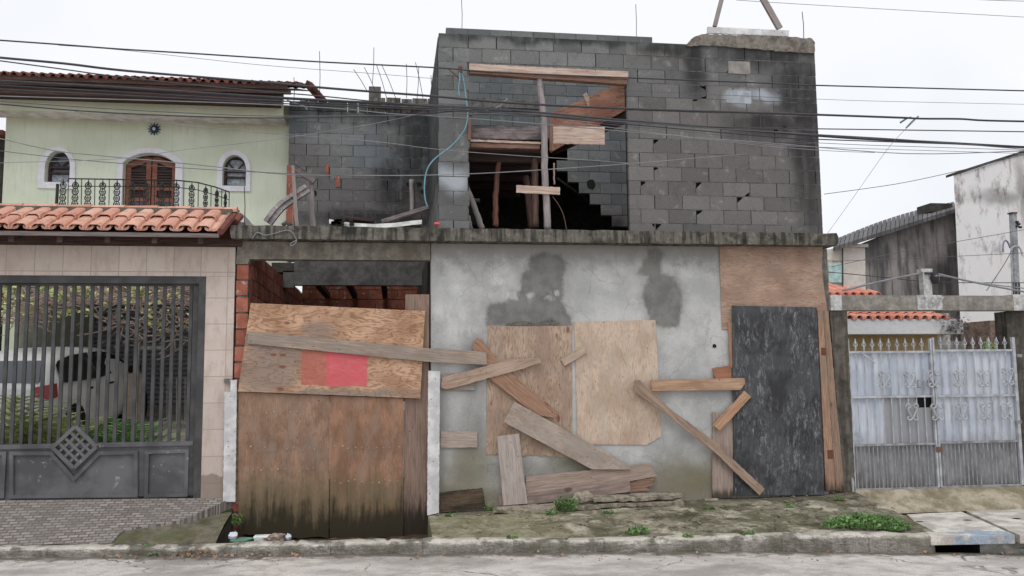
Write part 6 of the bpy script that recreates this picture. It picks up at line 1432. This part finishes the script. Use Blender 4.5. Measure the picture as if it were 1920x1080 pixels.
for k, (pts, r, cc, lb) in enumerate(cabs):
    yk_ = YCAB-.05*(k % 5) if k != 20 else 1.5
    sp = smooth_path([P(u, v, yk_) for u, v in pts], 5)
    if pts[0][0] < 0: sp = [sp[0]+(sp[0]-sp[2]).normalized()*6]+sp
    if pts[-1][0] > 1980: sp = sp+[sp[-1]+(sp[-1]-sp[-3]).normalized()*6]
    o = MB().tube(sp, r*.85, 6).build('overhead_cable', {'b': M_CAB, 'g': M_CABG, 'l': M_CABL}[cc], smooth=True, origin=sp[0]); tag(o, lb, 'cable', 'overhead cables along the street')
# wrapped wire on the bundle: ties
b = MB(); M_GT = mat_plain('green tape', C(64,110,92), .6); 
b.tube([P(1688,230,YCAB), P(1700,222,YCAB), P(1708,220,YCAB)], .011, 6); b.tube([P(1699,240,YCAB), P(1710,228,YCAB), P(1722,218,YCAB)], .009, 6); tag(b.build('cable_tie', M_GT), 'green taped wire ties on the thick cable at the right', 'cable tie')
b = MB(); b.tube([P(892,212,YCAB), P(925,205,YCAB), P(940,197,YCAB), P(952,184,YCAB)], .007, 5); b.tube([P(938,198,YCAB), P(938,208,YCAB)], .005, 5); tag(b.build('cable_tie', M_CABL), 'pale twisted wire end sticking up from the bundle in front of the opening', 'cable tie')
b = MB(); b.tube([P(538,188,YCAB), P(556,194,YCAB), P(572,200,YCAB), P(576,206,YCAB)], .008, 5); tag(b.build('cable_tie', M_CABL), 'pale wire end hanging at the corner of the green roof', 'cable tie')
# house connection: insulator with blue cable
b = MB(); c0 = P(863,130,-.12); b.tube([c0+Vector((0,0,.05)), c0+Vector((0,0,.02)), c0, c0-Vector((0,0,.04))], lambda t: [.02,.035,.025,.03][int(t*3+.5)], 8); b.tube([c0, c0+Vector((0,.12,-.02))], .012, 6); b.tube([c0+Vector((-.16,.0,.0)), c0+Vector((0,.02,-.13))], .012, 5)
tag(b.build('wall_insulator', mat_plain('brown insulator', C(96,66,60), .5)), 'small brown insulator bracket on the left end of the tall block wall', 'insulator')
M_BLUE = mat_plain('light blue cable', C(92,138,154), .5, .08)
for off, lb, sp0 in ((0,'light blue cable looping down from the insulator to the terrace',[(864,134),(869,150),(874,185),(877,215),(871,243),(848,272),(815,298),(801,318),(796,345),(797,372),(802,388)]),(1,'short pale blue cable end dangling under the insulator',[(862,134),(862,150),(860,165),(861,180)])):
    sp = smooth_path([P(u, v, -.1-.03*off) for u, v in sp0], 6); tag(MB().tube(sp, .0095, 6).build('service_cable', M_BLUE, smooth=True), lb, 'cable')
sp = smooth_path([P(u, v, -.215) for u, v in ((473,448),(482,436),(497,441),(517,437),(537,432),(548,436),(554,446),(556,452),(551,459),(545,461),(546,456),(555,451))], 6); tag(MB().tube(sp, .007, 6).build('white_wire', M_CABL, smooth=True), 'loose white wire curling over the slab edge above the garage', 'wire')
sp = smooth_path([P(u, v, -.21) for u, v in ((549,330),(551,370),(549,405),(550,432))], 6); tag(MB().tube(sp, .004, 5).build('white_wire', M_CABL), 'thin white wire hanging down from the leaning post to the slab edge', 'wire')
for pts, y, r, m_, lb in (([(1580,545),(1650,528),(1727,512)],-.0,.014,M_CABL,'thick pale rope rising to the white stub from the left'),([(1760,514),(1830,530),(1925,548)],-.0,.014,M_CABL,'thick pale rope running from the white stub to the right'),([(1762,517),(1850,532),(1925,541)],.3,.008,M_CABL,'thinner pale rope beside the thick one right of the stub'),([(1552,510),(1640,518),(1726,527),(1800,530),(1925,530)],.5,.006,M_CAB,'dark wire passing behind the white stub'),([(1850,545),(1880,500),(1897,470)],6,.01,M_CABG,'slanting grey stay wire left of the utility pole'),([(1560,500),(1700,470),(1840,445),(1925,430)],6,.006,M_CABG,'thin grey wire crossing the grey gable to the utility pole'),([(1560,490),(1760,482),(1925,474)],6.5,.006,M_CABG,'second thin grey wire crossing the grey gable')):
    sp = smooth_path([P(u, v, y) for u, v in pts], 6); tag(MB().tube(sp, r, 6).build('wire', m_, smooth=True), lb, 'rope' if 'rope' in lb else 'wire')
# ================================================================ rubble, weeds, litter
def gz(x, y):                          # height of the mossy pavement
    y0 = yc(x)+.16; t = max(0, min(1, (y-y0)/(.02-y0))); return lerp(z_top(x), z_base(x), t**.9)
M_BRK = mat_conc('broken concrete', (158,146,130), (96,88,76), moss=(108,104,74), sc=3, k=1.05)
def shard(name, px, y0, th, label, seed, tilt=.0, mat=None):
    """broken slab lying on the pavement: outline of its near and far edges in pixels (z from the ground)"""
    rs = random.Random(seed); pts = [P(u, v, y) for u, v, y in px]; n = len(pts); top = []
    for i in range(n):
        a, c_ = pts[i], pts[(i+1) % n]; m_ = max(1, int((c_-a).length/.06))
        for k in range(m_): top.append(a.lerp(c_, k/m_)+Vector((rs.uniform(-.012,.012), rs.uniform(-.012,.012), rs.uniform(-.006,.006))))
    b = MB(); n = len(top); b.v = [tuple(p_) for p_ in top]+[(p_.x+rs.uniform(-.012,.012), p_.y+rs.uniform(-.004,.012), p_.z-th*rs.uniform(.8,1.1)) for p_ in top]
    b.f = [tuple(range(n)), tuple(range(2*n-1, n-1, -1))]+[(i, (i+1) % n, (i+1) % n+n, i+n) for i in range(n)]
    o = b.build(name, mat or M_BRK); tag(o, label, 'rubble', 'broken concrete pieces'); return o
shard('concrete_shard', [(925,955,-.28),(985,957,-.3),(1060,952,-.28),(1150,944,-.28),(1283,941,-.25),(1278,933,-.1),(1180,938,-.08),(1060,942,-.1),(930,950,-.12)], 0, .05, 'long thin broken concrete slab lying at the foot of the fallen boards', 1)
shard('concrete_shard', [(1112,935,-.26),(1200,933,-.24),(1262,931,-.22),(1283,924,-.1),(1200,924,-.06),(1110,928,-.08)], 0, .045, 'shorter broken slab stacked on the long one', 2)
shard('concrete_shard', [(1074,936,-.2),(1113,931,-.2),(1104,920,-.14),(1078,924,-.12)], 0, .06, 'tilted wedge of broken concrete behind the weed tuft', 3)
shard('concrete_shard', [(1320,945,-.12),(1347,943,-.12),(1347,934,-.05),(1322,935,-.04)], 0, .05, 'small flat brick chunk by the wall left of the black panel', 4)
shard('concrete_shard', [(1284,952,-.2),(1302,950,-.2),(1300,943,-.12),(1286,944,-.12)], 0, .04, 'fist sized pale chunk at the right end of the broken slabs', 5)
rs = random.Random(12); b = MB()
for i in range(420):
    x = rs.uniform(PIT1+.1, 6.4); y = -rs.random()**1.6*abs(yc(x)+.25); s_ = rs.uniform(.004, .02)*(1 if rs.random() > .1 else 1.8); z_ = gz(x, y); a = rs.uniform(0, 3)
    b.prism([(x+s_*math.cos(a+j*1.26)*rs.uniform(.7,1.2), z_+s_*.4*math.sin(j*1.26)+s_*.3) for j in range(5)], y, y+s_*1.5)
for i in range(200):
    x = rs.uniform(-6, 8); y = yc(x)-rs.random()**2*.5-.02; s_ = rs.uniform(.004, .014); z_ = z_road(x); b.prism([(x+s_*math.cos(j*1.26)*rs.uniform(.7,1.2), z_+s_*.4*math.sin(j*1.26)+s_*.3) for j in range(5)], y, y+s_*1.5)
tag(b.build('pebbles', M_BRK), 'scattered grit and small stones along the pavement and gutter', 'gravel', kind='stuff')
M_DRY = mat_leaf('dead leaf', (136,100,72), (176,140,108))
b = MB()
for i in range(110):
    x = rs.uniform(-5.5, 8.5) if i % 3 else rs.gauss(-1.9, .5); y = yc(x)-abs(rs.gauss(0, .12))-.01; leaf(b, Vector((x, y, z_road(x)+.02)), rs.uniform(.02, .05), rs)
tag(b.build('dead_leaves', M_DRY), 'dead leaves gathered in the gutter', 'leaves', kind='stuff')
M_WEED = mat_leaf('weed leaf', (72,112,48), (122,158,84), 1.05)
def weed(c0, R_, H, n, label, seed, broad=False):
    rs = random.Random(seed); b = MB()
    for i in range(n):
        a = rs.uniform(0, 6.28); r = R_*math.sqrt(rs.random()); base = c0+Vector((r*math.cos(a), r*math.sin(a)*.6, 0)); h_ = H*rs.uniform(.4, 1)*(1-.5*r/R_)
        lean = Vector((math.cos(a), math.sin(a)*.7, 0))*rs.uniform(.1, .6)*h_; tip = base+lean+Vector((0,0,h_)); sd_2 = Vector((-math.sin(a), math.cos(a), 0))*(.005 if not broad else .012); mid_ = base.lerp(tip, .5)+Vector((0,0,h_*.12)); n0 = len(b.v)
        b.v += [tuple(base-sd_2*.5), tuple(base+sd_2*.5), tuple(mid_+sd_2), tuple(mid_-sd_2), tuple(tip)]; b.f += [(n0, n0+1, n0+2, n0+3), (n0+3, n0+2, n0+4)]
        for k in range(3 if not broad else 4): leaf(b, base.lerp(tip, rs.uniform(.4, 1)), rs.uniform(.018, .035)*(1.3 if broad else 1), rs)
    o = b.build('weed', M_WEED, origin=c0); tag(o, label, 'weed', 'weeds on the pavement'); return o
def on_pave(u, v):
    z_ = 0
    for _ in range(8): p_ = PZ(u, v, z_); z_ = gz(p_.x, p_.y)
    return p_
weed(on_pave(1064,958), .13, .26, 110, 'tall feathery weed tuft in front of the broken slabs', 1)
weed(on_pave(1035,965), .07, .08, 40, 'tiny weed just left of the tall tuft', 2)
weed(on_pave(1196,1001), .13, .13, 70, 'thin sparse weed near the kerb below the pale plywood', 3)
weed(on_pave(1622,985), .44, .17, 460, 'large spreading green weed patch beside the drain lid', 4, True)
weed(on_pave(1672,992), .22, .11, 200, 'right lobe of low weeds touching the drain lid', 5, True)
weed(on_pave(1560,990), .12, .12, 60, 'small sprig at the left of the large weed patch', 6)
weed(on_pave(1573,936), .07, .04, 40, 'little green tuft at the foot of the concrete gate post', 7)
weed(on_pave(918,956), .08, .1, 40, 'small dark tuft beside the dark rotten board', 8)
for k_, (u_w, v_w, lb_w) in enumerate(((845,968,'tiny sprout on the pavement just right of the standing white board'),(1140,962,'tiny sprout under the middle of the broken slabs'),(1330,955,'tiny sprout below the flat brick chunk'),(1405,1001,'low kerbside sprout below the black panel'),(1290,1006,'low kerbside sprout below the long slanting plank'),(960,1010,'kerbside sprout left of the sparse weed'),(1480,950,'tiny sprout on the pavement right in front of the black panel'))):
    weed(on_pave(u_w, v_w), .07, .05, 26, lb_w, 40+k_)
def wz(u, v, y): return P(u, v, y)
weed(P(200,1028,yc(-4)+.2), .12, .1, 80, 'weed tuft growing at the kerb joint of the tiled driveway', 9)
weed(P(286,998,-.55), .12, .05, 60, 'strip of grass in the broken edge of the tiled driveway', 10)
weed(P(265,1026,yc(-3.6)+.1), .16, .05, 70, 'mossy grass over the end of the driveway kerb', 11)
weed(P(5,1038,yc(-5)+.1), .1, .08, 40, 'weed at the far left end of the kerb', 12)
weed(P(438,985,-.05), .1, .22, 60, 'dark weed in the corner of the pit under the white board', 13)
weed(P(290,1040,yc(-3.5)-.03), .1, .05, 50, 'grass sprouting from the gutter left of the pit', 14)
weed(P(1905,987,-1.2), .09, .07, 40, 'grass between the drain lids at the far right', 15)
# litter in the pit
M_LW = mat_plain('white plastic', C(176,180,190), .4, .1); M_LG = mat_leaf('green netting', (70,128,104), (110,160,134))
def lump(name, c0, sx, sy, sz, mat, label, cat, seed):
    rs = random.Random(seed); b = MB(); n, m_ = 10, 6
    for j in range(m_+1):
        for i in range(n):
            a = 2*math.pi*i/n; ph = math.pi*j/m_; k = 1+rs.uniform(-.3, .3)*math.sin(ph); b.v.append((c0.x+sx*math.cos(a)*math.sin(ph)*k, c0.y+sy*math.sin(a)*math.sin(ph)*k, c0.z+sz*(1-math.cos(ph))*.5*k))
    for j in range(m_):
        for i in range(n): b.f.append((j*n+i, j*n+(i+1) % n, (j+1)*n+(i+1) % n, (j+1)*n+i))
    return tag(b.build(name, mat), label, cat, 'litter in the pit')
yl = -.95
lump('plastic_bag', P(453,1018,yl), .13, .08, .055, M_LG, 'crumpled green plastic netting in the pit', 'litter', 1)
lump('plastic_cup', P(437,1013,yl), .05, .05, .09, M_LW, 'translucent cup beside the green netting', 'litter', 2)
c0 = P(491,1016,yl); b = MB(); b.hexa([(c0.x-.085,c0.y,c0.z),(c0.x+.085,c0.y,c0.z),(c0.x+.1,c0.y-.01,c0.z+.06),(c0.x-.1,c0.y-.01,c0.z+.06)],[(c0.x-.085,c0.y+.12,c0.z),(c0.x+.085,c0.y+.12,c0.z),(c0.x+.1,c0.y+.14,c0.z+.06),(c0.x-.1,c0.y+.14,c0.z+.06)]); tag(b.build('food_tray', mat_plain('foam', C(206,206,208)), bevel=.008), 'white foam food tray lying in the pit', 'litter', 'litter in the pit')
lump('plastic_wrap', P(517,1018,yl), .12, .07, .1, mat_plain('dull wrap', C(128,110,100), .5, .4, 20), 'brown crumpled wrap right of the foam tray', 'litter', 3)
lump('paper_cup', P(541,1014,yl), .035, .035, .08, M_LW, 'small white cup right of the brown wrap', 'litter', 4)
lump('blue_scrap', P(533,1016,yl), .035, .03, .03, mat_plain('blue', C(52,64,130)), 'tiny blue scrap between wrap and cup', 'litter', 5)
rs = random.Random(77)
for k, (u, v, s_, lb) in enumerate(((375,1030,.05,'pile of brown leaves and foil in the gutter below the ramp'),)):
    c0 = P(u, v+8, yc(-2.9)-.06); b = MB()
    for i in range(60): leaf(b, c0+Vector((rs.gauss(0,.09), rs.gauss(0,.04), abs(rs.gauss(0,.02))+.01)), rs.uniform(.02,.06), rs)
    tag(b.build('leaf_pile', M_DRY), lb, 'leaves')
b = MB()
for i in range(160):
    x = rs.uniform(PIT0+.05, PIT1-.05); y = yl+.2+rs.random()*.65; s_ = rs.uniform(.01, .035); b.box(x-s_, x+s_, y-s_*.6, y+s_*.6, -.335, -.32+s_*rs.uniform(.3, 1.2))
tag(b.build('pit_rubble', mat_conc('reddish rubble', (130,96,80), (70,56,48), sc=5)), 'reddish brick crumbs and dirt along the foot of the garage hoarding', 'rubble', kind='stuff')
